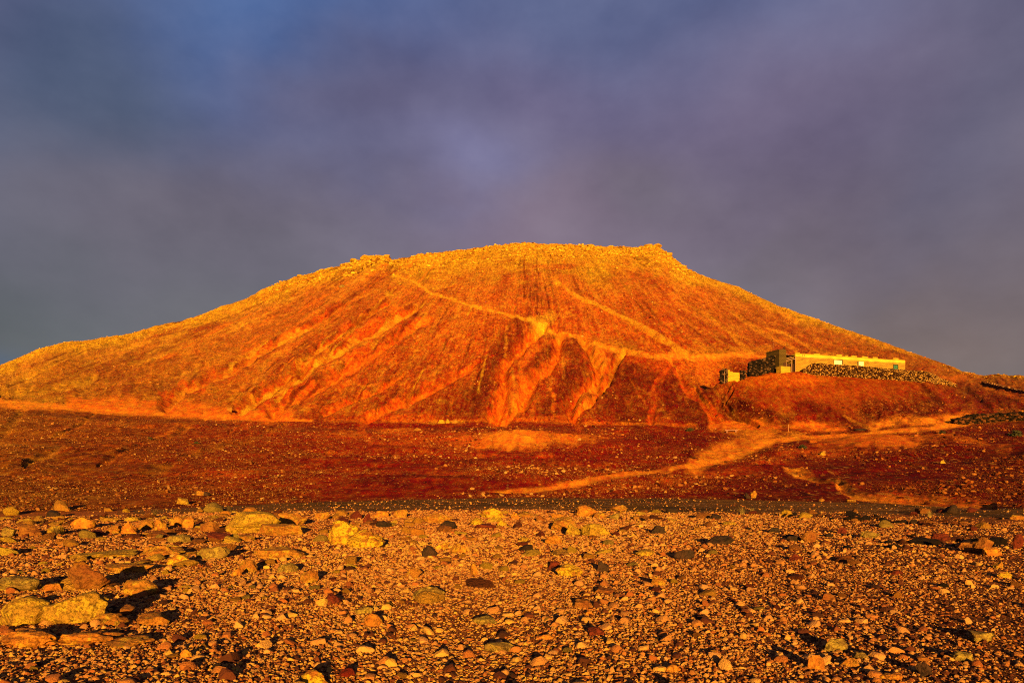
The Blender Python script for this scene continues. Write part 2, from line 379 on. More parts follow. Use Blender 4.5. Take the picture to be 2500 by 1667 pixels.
# --- colours of the soil (albedo), region by region
def grad(pts, x):
    a = np.array([p[0] for p in pts], float); return np.stack([np.interp(x, a, [p[1][k] for p in pts]) for k in range(3)], -1)
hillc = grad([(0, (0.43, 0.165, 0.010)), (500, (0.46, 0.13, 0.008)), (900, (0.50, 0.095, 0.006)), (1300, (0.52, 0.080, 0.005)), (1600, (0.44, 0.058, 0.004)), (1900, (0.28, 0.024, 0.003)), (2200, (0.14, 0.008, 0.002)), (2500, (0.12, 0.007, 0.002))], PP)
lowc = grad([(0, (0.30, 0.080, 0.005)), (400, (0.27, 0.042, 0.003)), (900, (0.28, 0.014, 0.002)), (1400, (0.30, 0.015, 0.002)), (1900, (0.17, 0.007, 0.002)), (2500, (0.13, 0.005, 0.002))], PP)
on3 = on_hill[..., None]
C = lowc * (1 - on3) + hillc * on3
SP = 0.55 * (1 - on_hill) + 0.38 * on_hill
def lerp(c, a):
    global C
    C = C * (1 - a[..., None]) + np.array(c) * a[..., None]
# upper slope more golden than the foot
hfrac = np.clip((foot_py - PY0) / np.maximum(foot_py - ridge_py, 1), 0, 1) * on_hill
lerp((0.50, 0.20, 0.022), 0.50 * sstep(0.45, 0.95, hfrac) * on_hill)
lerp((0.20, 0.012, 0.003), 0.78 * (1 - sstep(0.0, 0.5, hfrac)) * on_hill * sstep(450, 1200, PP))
# streaks down the fall line
ang = np.arctan2(PY0 - 430, PP - 1290); rad = np.hypot(PY0 - 430, PP - 1290) / 100
angw = ang + 0.10 * fbm(PP / 140, PY0 / 140, 4, 13) + 0.03 * fbm(PP / 24, PY0 / 24, 3, 14)
s1 = fbm(angw * 26, rad * 0.9, 4, 11); s2 = fbm(angw * 70, rad * 2.6, 4, 21); s3 = fbm(XX * 0.02, YY * 0.02, 4, 5)
lerp((0.24, 0.026, 0.005), np.clip(s1 * 1.5 + s3 * 0.9, 0, 0.6) * on_hill * sstep(-0.02, 0.1, hfrac))
lerp((0.56, 0.27, 0.03), np.clip(-s1 * 1.5 - s2 * 1.1 - 0.08, 0, 0.7) * on_hill * (0.55 + 0.45 * (1 - sstep(700, 1500, PP))))
lerp((0.50, 0.16, 0.02), np.clip(s2 * 1.6 - 0.1, 0, 0.5) * on_hill)
f8 = fbm(PP / 16, PY0 / 10, 4, 25, 0.65); f3 = fbm(PP / 4, PY0 / 3, 3, 27, 0.7)
s4 = fbm(angw * 160, rad * 9, 3, 29, 0.7); s5 = fbm((ang + 0.02 * fbm(PP / 30, PY0 / 30, 2, 12)) * 60, rad * 2.0, 4, 28, 0.6); FINE = fbm(PP / 2.7, PY0 / 1.7, 2, 30, 0.8)
lerp((0.17, 0.010, 0.002), np.clip(s5 * 2.6 - 0.12, 0, 0.62) * on_hill * (1 - 0.45 * sstep(0.45, 0.8, hfrac)))
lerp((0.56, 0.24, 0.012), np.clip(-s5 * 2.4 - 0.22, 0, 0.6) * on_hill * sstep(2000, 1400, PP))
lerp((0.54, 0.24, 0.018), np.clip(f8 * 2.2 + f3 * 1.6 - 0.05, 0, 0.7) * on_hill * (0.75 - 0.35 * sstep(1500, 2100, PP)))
lerp((0.28, 0.028, 0.003), np.clip(-f8 * 2.0 - f3 * 1.6 - 0.14, 0, 0.6) * on_hill)
# lower apron mottling
m1 = fbm(XX * 0.045, YY * 0.09, 5, 31); m2 = fbm(XX * 0.15, YY * 0.25, 4, 37)
lerp((0.46, 0.22, 0.04), np.clip(m1 * 1.6 - m2 * 0.4 - 0.12, 0, 0.6) * (1 - on_hill) * (1 - 0.75 * sstep(500, 1500, PP)))
lerp((0.50, 0.075, 0.006), np.clip(-m1 * 2.2 - 0.05, 0, 0.8) * (1 - on_hill) * sstep(300, 1100, PP) * (1 - sstep(1500, 2100, PP)))
SP = SP + 0.3 * (1 - on_hill) * (1 - sstep(300, 1000, PP)) + 0.5 * m2 * (1 - on_hill) + 0.25 * sstep(1500, 2100, PP) * (1 - on_hill)
# yellow lichened crest
d = (PY0 - ridge_py)
crest_w = curve([(0, 26), (300, 22), (700, 34), (950, 48), (1150, 70), (1400, 90), (1600, 78), (1700, 40), (1900, 22), (2200, 12), (2500, 8)], PP)
cr_n = fbm(PP / 70, PY0 / 40, 5, 41, 0.6) * 2.0
cm = 1 - sstep(0.45, 1.15, d / crest_w + cr_n * 0.8)
CREST = cm * (YY > 140) * (1 - 0.55 * sstep(1950, 2300, PP))
lerp((0.47, 0.25, 0.012), 0.85 * CREST * (0.75 + 0.25 * sstep(-0.2, 0.2, f8)))
SP = np.clip(SP + 0.25 * CREST, 0, 1)

DZ = np.zeros_like(Z); LAB = np.zeros(Z.shape, np.int8)
PALE = (0.60, 0.23, 0.014); YEL = (0.62, 0.30, 0.016); ORG = (0.60, 0.135, 0.008); ROR = (0.54, 0.080, 0.005); DRED = (0.11, 0.006, 0.002); TRK = (0.72, 0.23, 0.014)
jx = fbm(PP / 26, PY0 / 26, 4, 51); jy = fbm(PP / 11, PY0 / 11, 4, 61); FR = fbm(PP / 30 - PY0 / 60, PY0 / 14, 4, 67, 0.6)
def stroke(pts, w, c, a=0.8, depth=0.0, soft=0.5, rag=0.5, lab=0, sp=None, w1=None, ymin=46, wob=0.25, frag=0.0):
    """paint and carve along a line on the slope; pts are its photo pixels on the base surface, w its width"""
    global C, SP
    p = np.array(pts, float); W = max(w, w1 or w) * 2.6 + 8
    x0, x1, y0, y1 = p[:, 0].min() - W, p[:, 0].max() + W, p[:, 1].min() - W, p[:, 1].max() + W
    sel = np.nonzero((PP > x0) & (PP < x1) & (PY0 > y0) & (PY0 < y1) & (YY > ymin) & ~hidden)
    if len(sel[0]) == 0: return
    qx, qy = PP[sel], PY0[sel]
    best = np.full(qx.shape, 1e9); tt = np.zeros(qx.shape); side = np.zeros(qx.shape); L = len(p) - 1
    for k in range(L):
        ax, ay = p[k]; bx, by = p[k + 1]; dx, dy = bx - ax, by - ay
        u = np.clip(((qx - ax) * dx + (qy - ay) * dy) / (dx * dx + dy * dy + 1e-9), 0, 1)
        dd = np.hypot(qx - ax - u * dx, qy - ay - u * dy); s = dd < best
        best = np.where(s, dd, best); tt = np.where(s, (k + u) / L, tt)
        side = np.where(s, np.sign((qx - ax) * dy - (qy - ay) * dx), side)
    wd = (w + ((w1 if w1 is not None else w) - w) * tt) * (1 + wob * 2.2 * fbm(tt * L * 2.2 + p[0, 0], 0 * tt + side * 3.1, 3, 77))
    r = best / (wd * 0.5) + rag * (jx[sel] * 2.2 + jy[sel] * 1.6)
    msk = 1 - sstep(1 - soft, 1 + soft, r)
    if lab:
        inside = best / (wd * 0.5) + 0.25 * jx[sel] < 0.9
        LAB[sel] = np.where(inside, lab, LAB[sel])
    al = (a * msk * np.clip(0.80 + 1.6 * jy[sel] + frag * 3.2 * FR[sel], 0.05, 1))[:, None]
    C[sel] = C[sel] * (1 - al) + np.array(c) * al
    if depth: DZ[sel] -= depth * (1 - sstep(0, 1.25, best / (wd * 0.5) + 0.3 * jx[sel]))
    if sp is not None: SP[sel] = SP[sel] * (1 - msk) + sp * msk
def patch(cx, cy, rx, ry, c, a=0.8, soft=0.4, rag=0.5, dz=0.0, sp=None, ymin=46):
    global C, SP
    sel = np.nonzero((abs(PP - cx) < rx * 2) & (abs(PY0 - cy) < ry * 2) & (YY > ymin) & ~hidden)
    if len(sel[0]) == 0: return
    r = np.hypot((PP[sel] - cx) / rx, (PY0[sel] - cy) / ry)
    rr = r + rag * (jx[sel] * 1.6 + jy[sel] * 1.1)
    msk = 1 - sstep(1 - soft, 1 + soft, rr)
    al = (a * msk)[:, None]; C[sel] = C[sel] * (1 - al) + np.array(c) * al
    if dz: DZ[sel] += dz * (1 - sstep(0, 1.1, r))
    if sp is not None: SP[sel] = SP[sel] * (1 - msk) + sp * msk
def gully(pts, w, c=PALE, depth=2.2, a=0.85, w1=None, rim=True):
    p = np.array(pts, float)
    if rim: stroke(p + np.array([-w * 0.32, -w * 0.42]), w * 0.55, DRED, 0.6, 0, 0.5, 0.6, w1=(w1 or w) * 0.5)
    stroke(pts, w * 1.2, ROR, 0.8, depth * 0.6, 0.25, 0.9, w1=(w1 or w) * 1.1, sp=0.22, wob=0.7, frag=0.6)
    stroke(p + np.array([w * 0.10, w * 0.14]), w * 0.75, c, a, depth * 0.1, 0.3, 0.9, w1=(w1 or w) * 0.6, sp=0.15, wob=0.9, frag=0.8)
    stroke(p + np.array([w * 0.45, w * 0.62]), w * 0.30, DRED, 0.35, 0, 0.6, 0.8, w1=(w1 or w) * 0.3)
# slope streaks at the left end
stroke([(0, 948), (100, 905), (204, 853)], 12, YEL, 0.6, 0.4); stroke([(298, 853), (380, 830), (455, 811)], 10, YEL, 0.65, 0.4)
stroke([(30, 925), (110, 890), (170, 862)], 7, YEL, 0.5); stroke([(120, 905), (230, 868), (330, 838)], 7, PALE, 0.5, 0.3)
stroke([(315, 887), (374, 875), (440, 850)], 8, YEL, 0.55); stroke([(500, 790), (560, 765), (620, 742)], 7, YEL, 0.5)
stroke([(0, 962), (90, 955), (190, 935), (225, 920)], 24, YEL, 0.75, 0.6, sp=0.5); stroke([(60, 985), (120, 975), (180, 968)], 16, YEL, 0.7)
for q in range(26):
    ax = 20 + q * 19 + 9 * math.sin(q * 3.1); ay = 965 - 0.30 * ax + 30 * math.sin(q * 1.7) - 20; LN = 50 + 40 * math.sin(q * 5.3)
    stroke([(ax, ay), (ax + LN, ay - LN * 0.36), (ax + 2 * LN, ay - LN * 0.78)], 4 + 2 * math.sin(q), YEL if q % 3 else DRED, 0.6, 0.1, 0.4, 0.9, wob=0.8, frag=0.7)
stroke([(240, 905), (330, 880), (420, 840), (520, 800)], 14, DRED, 0.35); stroke([(60, 960), (200, 905), (330, 865)], 10, DRED, 0.35)
stroke([(560, 850), (680, 790), (800, 720)], 34, (0.36, 0.085, 0.012), 0.5, 0)
stroke([(640, 935), (720, 870), (800, 815), (900, 745)], 26, (0.30, 0.06, 0.01), 0.5, 0)
# gullies
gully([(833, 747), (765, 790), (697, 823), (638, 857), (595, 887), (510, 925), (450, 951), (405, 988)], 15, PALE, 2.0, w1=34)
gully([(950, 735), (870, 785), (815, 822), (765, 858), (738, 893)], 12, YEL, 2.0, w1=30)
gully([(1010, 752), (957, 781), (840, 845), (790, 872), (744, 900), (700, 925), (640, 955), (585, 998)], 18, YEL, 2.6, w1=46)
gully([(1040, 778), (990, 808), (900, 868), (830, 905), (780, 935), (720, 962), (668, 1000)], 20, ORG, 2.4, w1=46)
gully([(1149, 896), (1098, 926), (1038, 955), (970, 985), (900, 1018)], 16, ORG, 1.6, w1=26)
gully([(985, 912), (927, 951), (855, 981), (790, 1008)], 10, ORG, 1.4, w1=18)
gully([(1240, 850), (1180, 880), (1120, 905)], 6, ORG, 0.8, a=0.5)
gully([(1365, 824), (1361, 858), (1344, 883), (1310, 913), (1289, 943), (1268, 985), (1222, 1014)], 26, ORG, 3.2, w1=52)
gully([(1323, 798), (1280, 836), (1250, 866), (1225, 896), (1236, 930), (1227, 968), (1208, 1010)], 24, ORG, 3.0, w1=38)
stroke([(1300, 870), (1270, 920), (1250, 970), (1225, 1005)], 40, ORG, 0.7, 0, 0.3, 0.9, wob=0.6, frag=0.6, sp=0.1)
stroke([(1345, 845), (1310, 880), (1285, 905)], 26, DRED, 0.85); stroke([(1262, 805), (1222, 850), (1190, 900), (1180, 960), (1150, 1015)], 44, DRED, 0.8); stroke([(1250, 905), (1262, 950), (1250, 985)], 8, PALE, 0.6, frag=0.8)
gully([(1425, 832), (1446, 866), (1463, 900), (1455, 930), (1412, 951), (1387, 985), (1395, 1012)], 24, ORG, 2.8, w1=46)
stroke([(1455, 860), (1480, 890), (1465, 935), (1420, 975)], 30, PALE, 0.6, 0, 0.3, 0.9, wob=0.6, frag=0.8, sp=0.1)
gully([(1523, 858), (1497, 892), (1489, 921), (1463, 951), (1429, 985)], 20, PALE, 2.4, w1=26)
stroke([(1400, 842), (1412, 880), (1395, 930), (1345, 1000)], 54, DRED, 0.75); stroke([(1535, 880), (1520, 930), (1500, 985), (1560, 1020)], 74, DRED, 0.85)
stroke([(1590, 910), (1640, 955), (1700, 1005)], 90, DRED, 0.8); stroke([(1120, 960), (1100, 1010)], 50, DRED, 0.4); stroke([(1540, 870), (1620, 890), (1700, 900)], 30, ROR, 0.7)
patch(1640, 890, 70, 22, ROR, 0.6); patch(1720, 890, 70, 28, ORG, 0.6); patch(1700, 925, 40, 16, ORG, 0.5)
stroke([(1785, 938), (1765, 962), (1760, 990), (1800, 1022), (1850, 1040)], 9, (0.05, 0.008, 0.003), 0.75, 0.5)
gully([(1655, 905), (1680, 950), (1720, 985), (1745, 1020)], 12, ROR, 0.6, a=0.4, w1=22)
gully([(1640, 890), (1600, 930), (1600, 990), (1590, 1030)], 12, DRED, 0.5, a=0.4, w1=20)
rw = random.Random(44)
for k in range(290):
    a0 = rw.uniform(0.12, 3.0) if k < 170 else rw.uniform(2.25, 2.98); r0 = rw.uniform(180, 760); L0 = rw.uniform(35, 150) if k < 170 else rw.uniform(80, 300); pts = []
    for q in range(5):
        r_ = r0 + L0 * q / 4; pts.append((1290 + r_ * math.cos(a0) + rw.gauss(0, 2.2), 430 + r_ * math.sin(a0) * 0.98 + rw.gauss(0, 1.6)))
    if pts[-1][1] > curve(FOOT, pts[-1][0]) - 4: continue
    kind = rw.random(); left = pts[0][0] < 1200
    c_ = DRED if kind < 0.5 else ((YEL if left else PALE) if kind < 0.75 else ORG)
    stroke(pts, rw.uniform(1.6, 4.5), c_, rw.uniform(0.35, 0.85) * (1 if pts[0][0] < 1900 else 0.5), 0.25 if kind >= 0.5 else 0, 0.4, 0.9, w1=rw.uniform(3, 10), wob=0.7, frag=0.9)
# scars of bare pale soil near the top
patch(1322, 786, 24, 13, YEL, 0.6, rag=0.9, dz=0.3); patch(1345, 772, 14, 12, YEL, 0.6, rag=0.9); patch(1275, 688, 14, 6, YEL, 0.5); patch(950, 717, 10, 6, YEL, 0.8); patch(1060, 640, 60, 12, YEL, 0.35)
stroke([(975, 690), (1020, 690), (1060, 700), (1110, 690)], 14, YEL, 0.5); stroke([(1290, 648), (1340, 652), (1400, 652)], 14, (0.34, 0.05, 0.01), 0.75)
stroke([(1180, 632), (1215, 640), (1260, 636)], 7, (0.28, 0.06, 0.01), 0.6)
# footpaths over the slope
stroke([(960, 672), (1012, 687), (1055, 717), (1119, 734), (1183, 755), (1246, 770), (1297, 785), (1353, 811)], 6, YEL, 0.85, 0.3, 0.45, 0.5, lab=1, w1=9, sp=0.12, frag=0.3)
stroke([(1353, 811), (1395, 817), (1450, 836), (1480, 850), (1531, 859), (1608, 868)], 11, PALE, 0.9, 0.4, 0.4, 0.7, lab=1, w1=14, sp=0.1, frag=0.3)
stroke([(1420, 822), (1480, 838), (1540, 852)], 26, PALE, 0.55); stroke([(1297, 785), (1353, 815), (1300, 800)], 18, YEL, 0.6)
stroke([(1357, 688), (1416, 726), (1480, 756), (1544, 785), (1587, 811), (1629, 836), (1672, 864)], 9, YEL, 0.9, -0.5, 0.35, 0.6, w1=17, sp=0.2)
stroke([(1370, 715), (1450, 765), (1530, 800), (1600, 845)], 22, ORG, 0.6, 0, w1=34)
stroke([(1608, 868), (1700, 874), (1760, 872), (1850, 868), (1900, 872)], 14, TRK, 0.9, 0.2, 0.4, 0.3, lab=2, w1=16, sp=0.05)
stroke([(1640, 862), (1760, 860), (1880, 850)], 16, PALE, 0.7); stroke([(1700, 878), (1790, 882), (1830, 890)], 14, ORG, 0.7)
stroke([(1665, 734), (1707, 757), (1745, 784), (1784, 811), (1814, 842), (1837, 861)], 5, PALE, 0.8, 0.3, w1=14)
stroke([(1784, 761), (1830, 792), (1868, 815), (1914, 838), (1944, 853)], 9, PALE, 0.8, 0.3, w1=16)
stroke([(1868, 800), (1918, 815), (1983, 850), (2020, 862)], 5, PALE, 0.75, 0.2, w1=10); stroke([(1696, 834), (1730, 857)], 10, PALE, 0.7); stroke([(1750, 830), (1800, 858)], 8, PALE, 0.5)
stroke([(1980, 830), (2060, 850), (2120, 862)], 6, ORG, 0.5); stroke([(2220, 915), (2300, 925), (2370, 922)], 14, ORG, 0.6); stroke([(2270, 875), (2330, 905)], 5, DRED, 0.6)
# foot of the hill: bank and track
stroke([(0, 984), (80, 988), (170, 992), (250, 1001), (330, 1008), (500, 1019), (640, 1026), (760, 1029)], 22, TRK, 0.95, 0.2, 0.35, 0.2, lab=2, sp=0.04, w1=10)
stroke([(170, 980), (250, 988), (360, 994), (500, 1004), (560, 1012), (700, 1018)], 32, ORG, 0.9, 0, sp=0.05)
stroke([(420, 1003), (480, 992), (600, 1012)], 12, ORG, 0.7); stroke([(640, 1027), (800, 1029), (1000, 1030), (1300, 1030), (1500, 1033), (1700, 1040)], 12, ORG, 0.8, 0.1, 0.4, 0.6, lab=2, w1=9, frag=0.6)
stroke([(900, 1016), (960, 1022), (1050, 1020)], 16, ROR, 0.8); stroke([(1210, 1028), (1330, 1026), (1400, 1018)], 12, ROR, 0.8)
stroke([(0, 1008), (170, 1016), (350, 1030), (600, 1044), (900, 1050), (1500, 1048)], 10, (0.12, 0.03, 0.01), 0.6, 0)
patch(1250, 1074, 140, 17, (0.72, 0.22, 0.014), 0.92, 0.45, 0.9, dz=1.0, sp=0.08); patch(1390, 1072, 90, 12, ORG, 0.7, dz=0.4)
patch(1080, 1078, 120, 20, ROR, 0.7); stroke([(1050, 1032), (1130, 1030)], 8, YEL, 0.7); patch(970, 1050, 50, 8, ORG, 0.8); patch(850, 1056, 40, 6, ORG, 0.7)
stroke([(370, 1075), (400, 1065), (430, 1045)], 10, ORG, 0.8); patch(285, 1055, 12, 5, ORG, 0.7); stroke([(120, 1050), (260, 1030)], 14, (0.45, 0.09, 0.015), 0.5)
stroke([(200, 1190), (420, 1160), (640, 1165), (800, 1120)], 9, ROR, 0.6); stroke([(900, 1150), (1050, 1130), (1200, 1120)], 10, DRED, 0.6); stroke([(200, 1225), (600, 1205), (1000, 1190)], 16, DRED, 0.6)
stroke([(700, 1195), (1000, 1165), (1250, 1175)], 10, DRED, 0.6)
for pts_, w_, c_, a_ in (([(640, 1010), (600, 1040), (560, 1062)], 14, ROR, 0.7), ([(905, 1020), (880, 1045), (900, 1070)], 18, ROR, 0.7), ([(1225, 1014), (1240, 1045), (1245, 1070)], 30, ORG, 0.7), ([(1395, 1010), (1420, 1045), (1400, 1070)], 26, ROR, 0.75),
                       ([(230, 1010), (180, 1045), (120, 1075)], 12, (0.50, 0.16, 0.01), 0.6), ([(500, 1025), (430, 1060), (330, 1100), (240, 1130)], 14, (0.50, 0.13, 0.008), 0.55), ([(60, 1000), (20, 1050), (-30, 1090)], 26, (0.44, 0.18, 0.012), 0.6),
                       ([(700, 1040), (600, 1085), (450, 1120)], 16, (0.46, 0.16, 0.01), 0.5), ([(900, 1080), (760, 1110), (620, 1130)], 12, ROR, 0.5), ([(150, 1100), (60, 1130)], 26, (0.46, 0.20, 0.014), 0.5), ([(420, 1140), (300, 1170)], 22, (0.46, 0.18, 0.012), 0.45),
                       ([(1560, 1060), (1640, 1085), (1700, 1120)], 20, DRED, 0.7), ([(1000, 1100), (1150, 1112), (1350, 1118)], 10, ROR, 0.6)):
    stroke(pts_, w_, c_, a_, 0.2, 0.4, 1.0, w1=w_ * 0.7, wob=0.8, frag=0.9)
# dirt road climbing from the plain to the right
stroke([(1120, 1213), (1250, 1200), (1400, 1184), (1600, 1155), (1740, 1128), (1840, 1096), (1900, 1074), (1990, 1064), (2090, 1060), (2200, 1050), (2300, 1040), (2400, 1026), (2560, 1018)], 14, TRK, 0.92, 0.15, 0.35, 0.25, lab=2, w1=12, sp=0.03)
stroke([(1700, 1134), (1790, 1096), (1870, 1072)], 48, TRK, 0.9, 0.1, 0.35, 0.3, sp=0.06, lab=2); stroke([(1770, 1053), (1850, 1058), (1960, 1062)], 18, TRK, 0.9, 0, 0.35, 0.3, lab=2)
stroke([(1100, 1205), (1250, 1212), (1500, 1195)], 18, ROR, 0.7); stroke([(1500, 1195), (1700, 1165), (1850, 1135), (1960, 1100)], 20, ROR, 0.55)
stroke([(1830, 1112), (1930, 1082), (1990, 1072), (2100, 1066)], 9, (0.05, 0.015, 0.006), 0.6)
stroke([(1740, 1040), (1860, 1036), (1960, 1040), (2060, 1042)], 24, (0.72, 0.17, 0.010), 0.9, 0, sp=0.1); stroke([(2130, 1040), (2200, 1025), (2300, 1026), (2360, 1018)], 22, (0.84, 0.26, 0.016), 0.9, sp=0.06)
patch(2120, 1078, 130, 20, (0.62, 0.15, 0.01), 0.75, rag=0.9, sp=0.12, dz=0.7); patch(2260, 1070, 60, 12, ORG, 0.5); patch(2000, 1100, 90, 14, ROR, 0.6)
stroke([(2290, 1060), (2380, 1085), (2460, 1100)], 16, ORG, 0.6)
stroke([(1910, 1140), (1960, 1160), (2050, 1185)], 15, TRK, 0.9, 0.2, rag=0.9); stroke([(2050, 1185), (2085, 1206), (2150, 1216), (2280, 1224), (2420, 1236)], 22, (0.84, 0.27, 0.02), 0.95, 0.2, rag=0.6, ymin=30)
stroke([(2150, 1205), (2280, 1214), (2400, 1226)], 20, ROR, 0.7, ymin=30)
patch(1660, 1180, 50, 8, ROR, 0.5); patch(1740, 1195, 30, 6, ORG, 0.5)
# mound below the house
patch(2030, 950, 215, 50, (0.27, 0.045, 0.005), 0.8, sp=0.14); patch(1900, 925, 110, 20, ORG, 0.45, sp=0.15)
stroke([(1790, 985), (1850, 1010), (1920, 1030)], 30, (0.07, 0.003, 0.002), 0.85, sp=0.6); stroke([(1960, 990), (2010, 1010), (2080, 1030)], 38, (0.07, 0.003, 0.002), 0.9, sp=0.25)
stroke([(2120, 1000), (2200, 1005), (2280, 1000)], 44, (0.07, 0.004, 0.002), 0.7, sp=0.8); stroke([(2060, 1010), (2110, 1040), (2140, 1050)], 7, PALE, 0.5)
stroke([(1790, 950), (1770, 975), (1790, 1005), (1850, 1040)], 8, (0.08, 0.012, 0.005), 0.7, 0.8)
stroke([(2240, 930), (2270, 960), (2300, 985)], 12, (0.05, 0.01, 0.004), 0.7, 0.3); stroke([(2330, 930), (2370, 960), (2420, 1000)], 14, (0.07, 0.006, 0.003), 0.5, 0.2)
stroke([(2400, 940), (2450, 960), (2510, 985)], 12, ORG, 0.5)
# coarse and fine relief
rill = s1 * 1.4 + s2 * 0.5
DZ += on_hill * rill * 0.7 * sstep(0.0, 0.2, hfrac)
DZ += (0.9 * fbm(XX * 0.06, YY * 0.06, 5, 71) + 0.35 * fbm(XX * 0.4, YY * 0.4, 3, 75)) * sstep(0, 30, YY - toe_y)
DZ += CREST * (1.6 * fbm(XX * 0.25, YY * 0.25, 4, 81, 0.6) + 0.2) * np.where(PP < 1700, 1, 0.4)
DZ += 0.25 * fbm(XX * 0.5, YY * 0.5, 4, 91) * sstep(0, 6, YY - toe_y)
DZ += 2.4 * np.exp(-((PP - 905) / 34) ** 2) * np.exp(-(d / 10) ** 2) * (YY > 200) * 0.5
pad = sstep(1880, 1900, PP) * (1 - sstep(2230, 2260, PP)) * (YY > 134) * (YY < 160)
DZ = DZ * (1 - 0.9 * pad)
apr = sstep(4, 20, YY - toe_y) * (1 - sstep(-16, -4, YY - curve(FOOT_Y, PX)[None, :]))
DZ += apr * (1.7 * fbm(XX * 0.055, YY * 0.075, 3, 131) + 0.7 * fbm(XX * 0.2, YY * 0.2, 3, 135))
# plain in front: low swells
fgm = 1 - sstep(-2, 2, YY - toe_y)
DZ += fgm * (0.16 * fbm(XX * 0.22, YY * 0.22, 4, 101) + 0.05 * fbm(XX * 1.1, YY * 1.1, 3, 105))
Z = Z + DZ
# soil of the plain
g1 = fbm(XX * 0.25, YY * 0.18, 4, 111)
soil = np.array((0.25, 0.075, 0.020))[None, None] * (1 + 0.8 * g1)[..., None]
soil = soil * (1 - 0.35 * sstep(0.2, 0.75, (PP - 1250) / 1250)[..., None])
C = C * (1 - fgm[..., None]) + soil * fgm[..., None]
road_near = CAMZ * F / (curve([(200, 1262), (400, 1254), (700, 1247), (1250, 1246), (2000, 1256), (2500, 1266), (4000, 1290)], PP) - HY) + 2.6 * fbm(XX * 0.3, YY * 0.3, 4, 115)
LAB = np.where((YY < toe_y) & (YY > road_near) & (PP > 330 + 260 * jx), 3, LAB)
LAB = np.where((YY <= toe_y) & (LAB != 3), 4, LAB)
C = C * (1 + (1.0 * s4 + 0.75 * FINE) * (0.35 + 0.65 * on_hill) * (1 - fgm) * (0.15 + 0.85 * np.clip(SP * 2.5, 0, 1)))[..., None]
C = np.clip(C, 0.0015, 0.85); SP = np.clip(SP, 0, 1)

def ground_z(px, y):
    j = np.clip(np.searchsorted(PX, px) - 1, 0, NC - 2); i = np.clip(np.searchsorted(Y, y) - 1, 0, NR - 2)
    u = np.clip((px - PX[j]) / (PX[j + 1] - PX[j]), 0, 1); v = np.clip((y - Y[i]) / (Y[i + 1] - Y[i]), 0, 1)
    return (Z[i, j] * (1 - u) + Z[i, j + 1] * u) * (1 - v) + (Z[i + 1, j] * (1 - u) + Z[i + 1, j + 1] * u) * v
def gsample(A, px, y):
    j = np.clip(np.searchsorted(PX, px), 0, NC - 1); i = np.clip(np.searchsorted(Y, y), 0, NR - 1); return A[i, j]
def gz(x, y): return float(ground_z(np.array([CX + x / y * F]), np.array([y]))[0])
def hit(px, py):
    """depth at which the sight line through px, py meets the ground"""
    j = int(np.clip(np.searchsorted(PX, px), 0, NC - 1)); line = CAMZ + (HY - py) / F * Y
    k = np.nonzero(Z[:, j] >= line)[0]; k = k[Y[k] > 3]
    return float(Y[k[0]]) if len(k) else float(ryc[0, j])

def terrain_objects():
    V = np.stack([(PP - CX) / F * YY, YY, Z], -1).reshape(-1, 3)
    idx = np.arange(NR * NC).reshape(NR, NC)
    Q = np.stack([idx[:-1, :-1], idx[:-1, 1:], idx[1:, 1:], idx[1:, :-1]], -1)
    lab = LAB[:-1, :-1]
    spec = [(0, 'hill', 'terrain', 'red and golden stony hill rising behind the plain, scored by bare gullies'),
            (1, 'footpath', 'terrain', 'narrow pale footpath slanting down the upper slope'),
            (2, 'dirt_track', 'terrain', 'orange dirt track round the foot of the hill and up to the house'),
            (3, 'road', 'road', 'dark olive grit road between the boulders and the hill'),
            (4, 'ground', 'soil', 'dark reddish soil under the gravel of the plain')]
    cf = C.reshape(-1, 3); sf = SP.reshape(-1)
    for k, name, mt, label in spec:
        q = Q[lab == k].reshape(-1, 4)
        if not len(q): continue
        used, inv = np.unique(q, return_inverse=True)
        me = mesh_np(name, V[used], inv.reshape(-1, 4))
        a = me.attributes.new('col', 'FLOAT_COLOR', 'POINT')
        a.data.foreach_set('color', np.concatenate([cf[used], np.ones((len(used), 1))], 1).astype(np.float32).ravel())
        b = me.attributes.new('speck', 'FLOAT', 'POINT'); b.data.foreach_set('value', sf[used].astype(np.float32))
        o = link(name, me, mats=[M[mt]]); tag(o, label, kind='structure')
    # the land beyond and behind, out to the horizon
    R = 9000
    me = mesh_np('land', np.array([(-R, -R, -8), (R, -R, -8), (R, R, -8), (-R, R, -8), (-14, -14, -0.05), (14, -14, -0.05), (14, 1.6, -0.05), (-14, 1.6, -0.05)], float),
                 np.array([(0, 1, 5, 4), (1, 2, 6, 5), (2, 3, 7, 6), (3, 0, 4, 7), (4, 5, 6, 7)]), False)
    a = me.attributes.new('col', 'FLOAT_COLOR', 'POINT'); a.data.foreach_set('color', np.tile(np.array([0.2, 0.06, 0.02, 1], np.float32), 8))
    tag(link('land', me, mats=[M['soil']]), 'open reddish land beyond the plain', kind='structure')
terrain_objects()

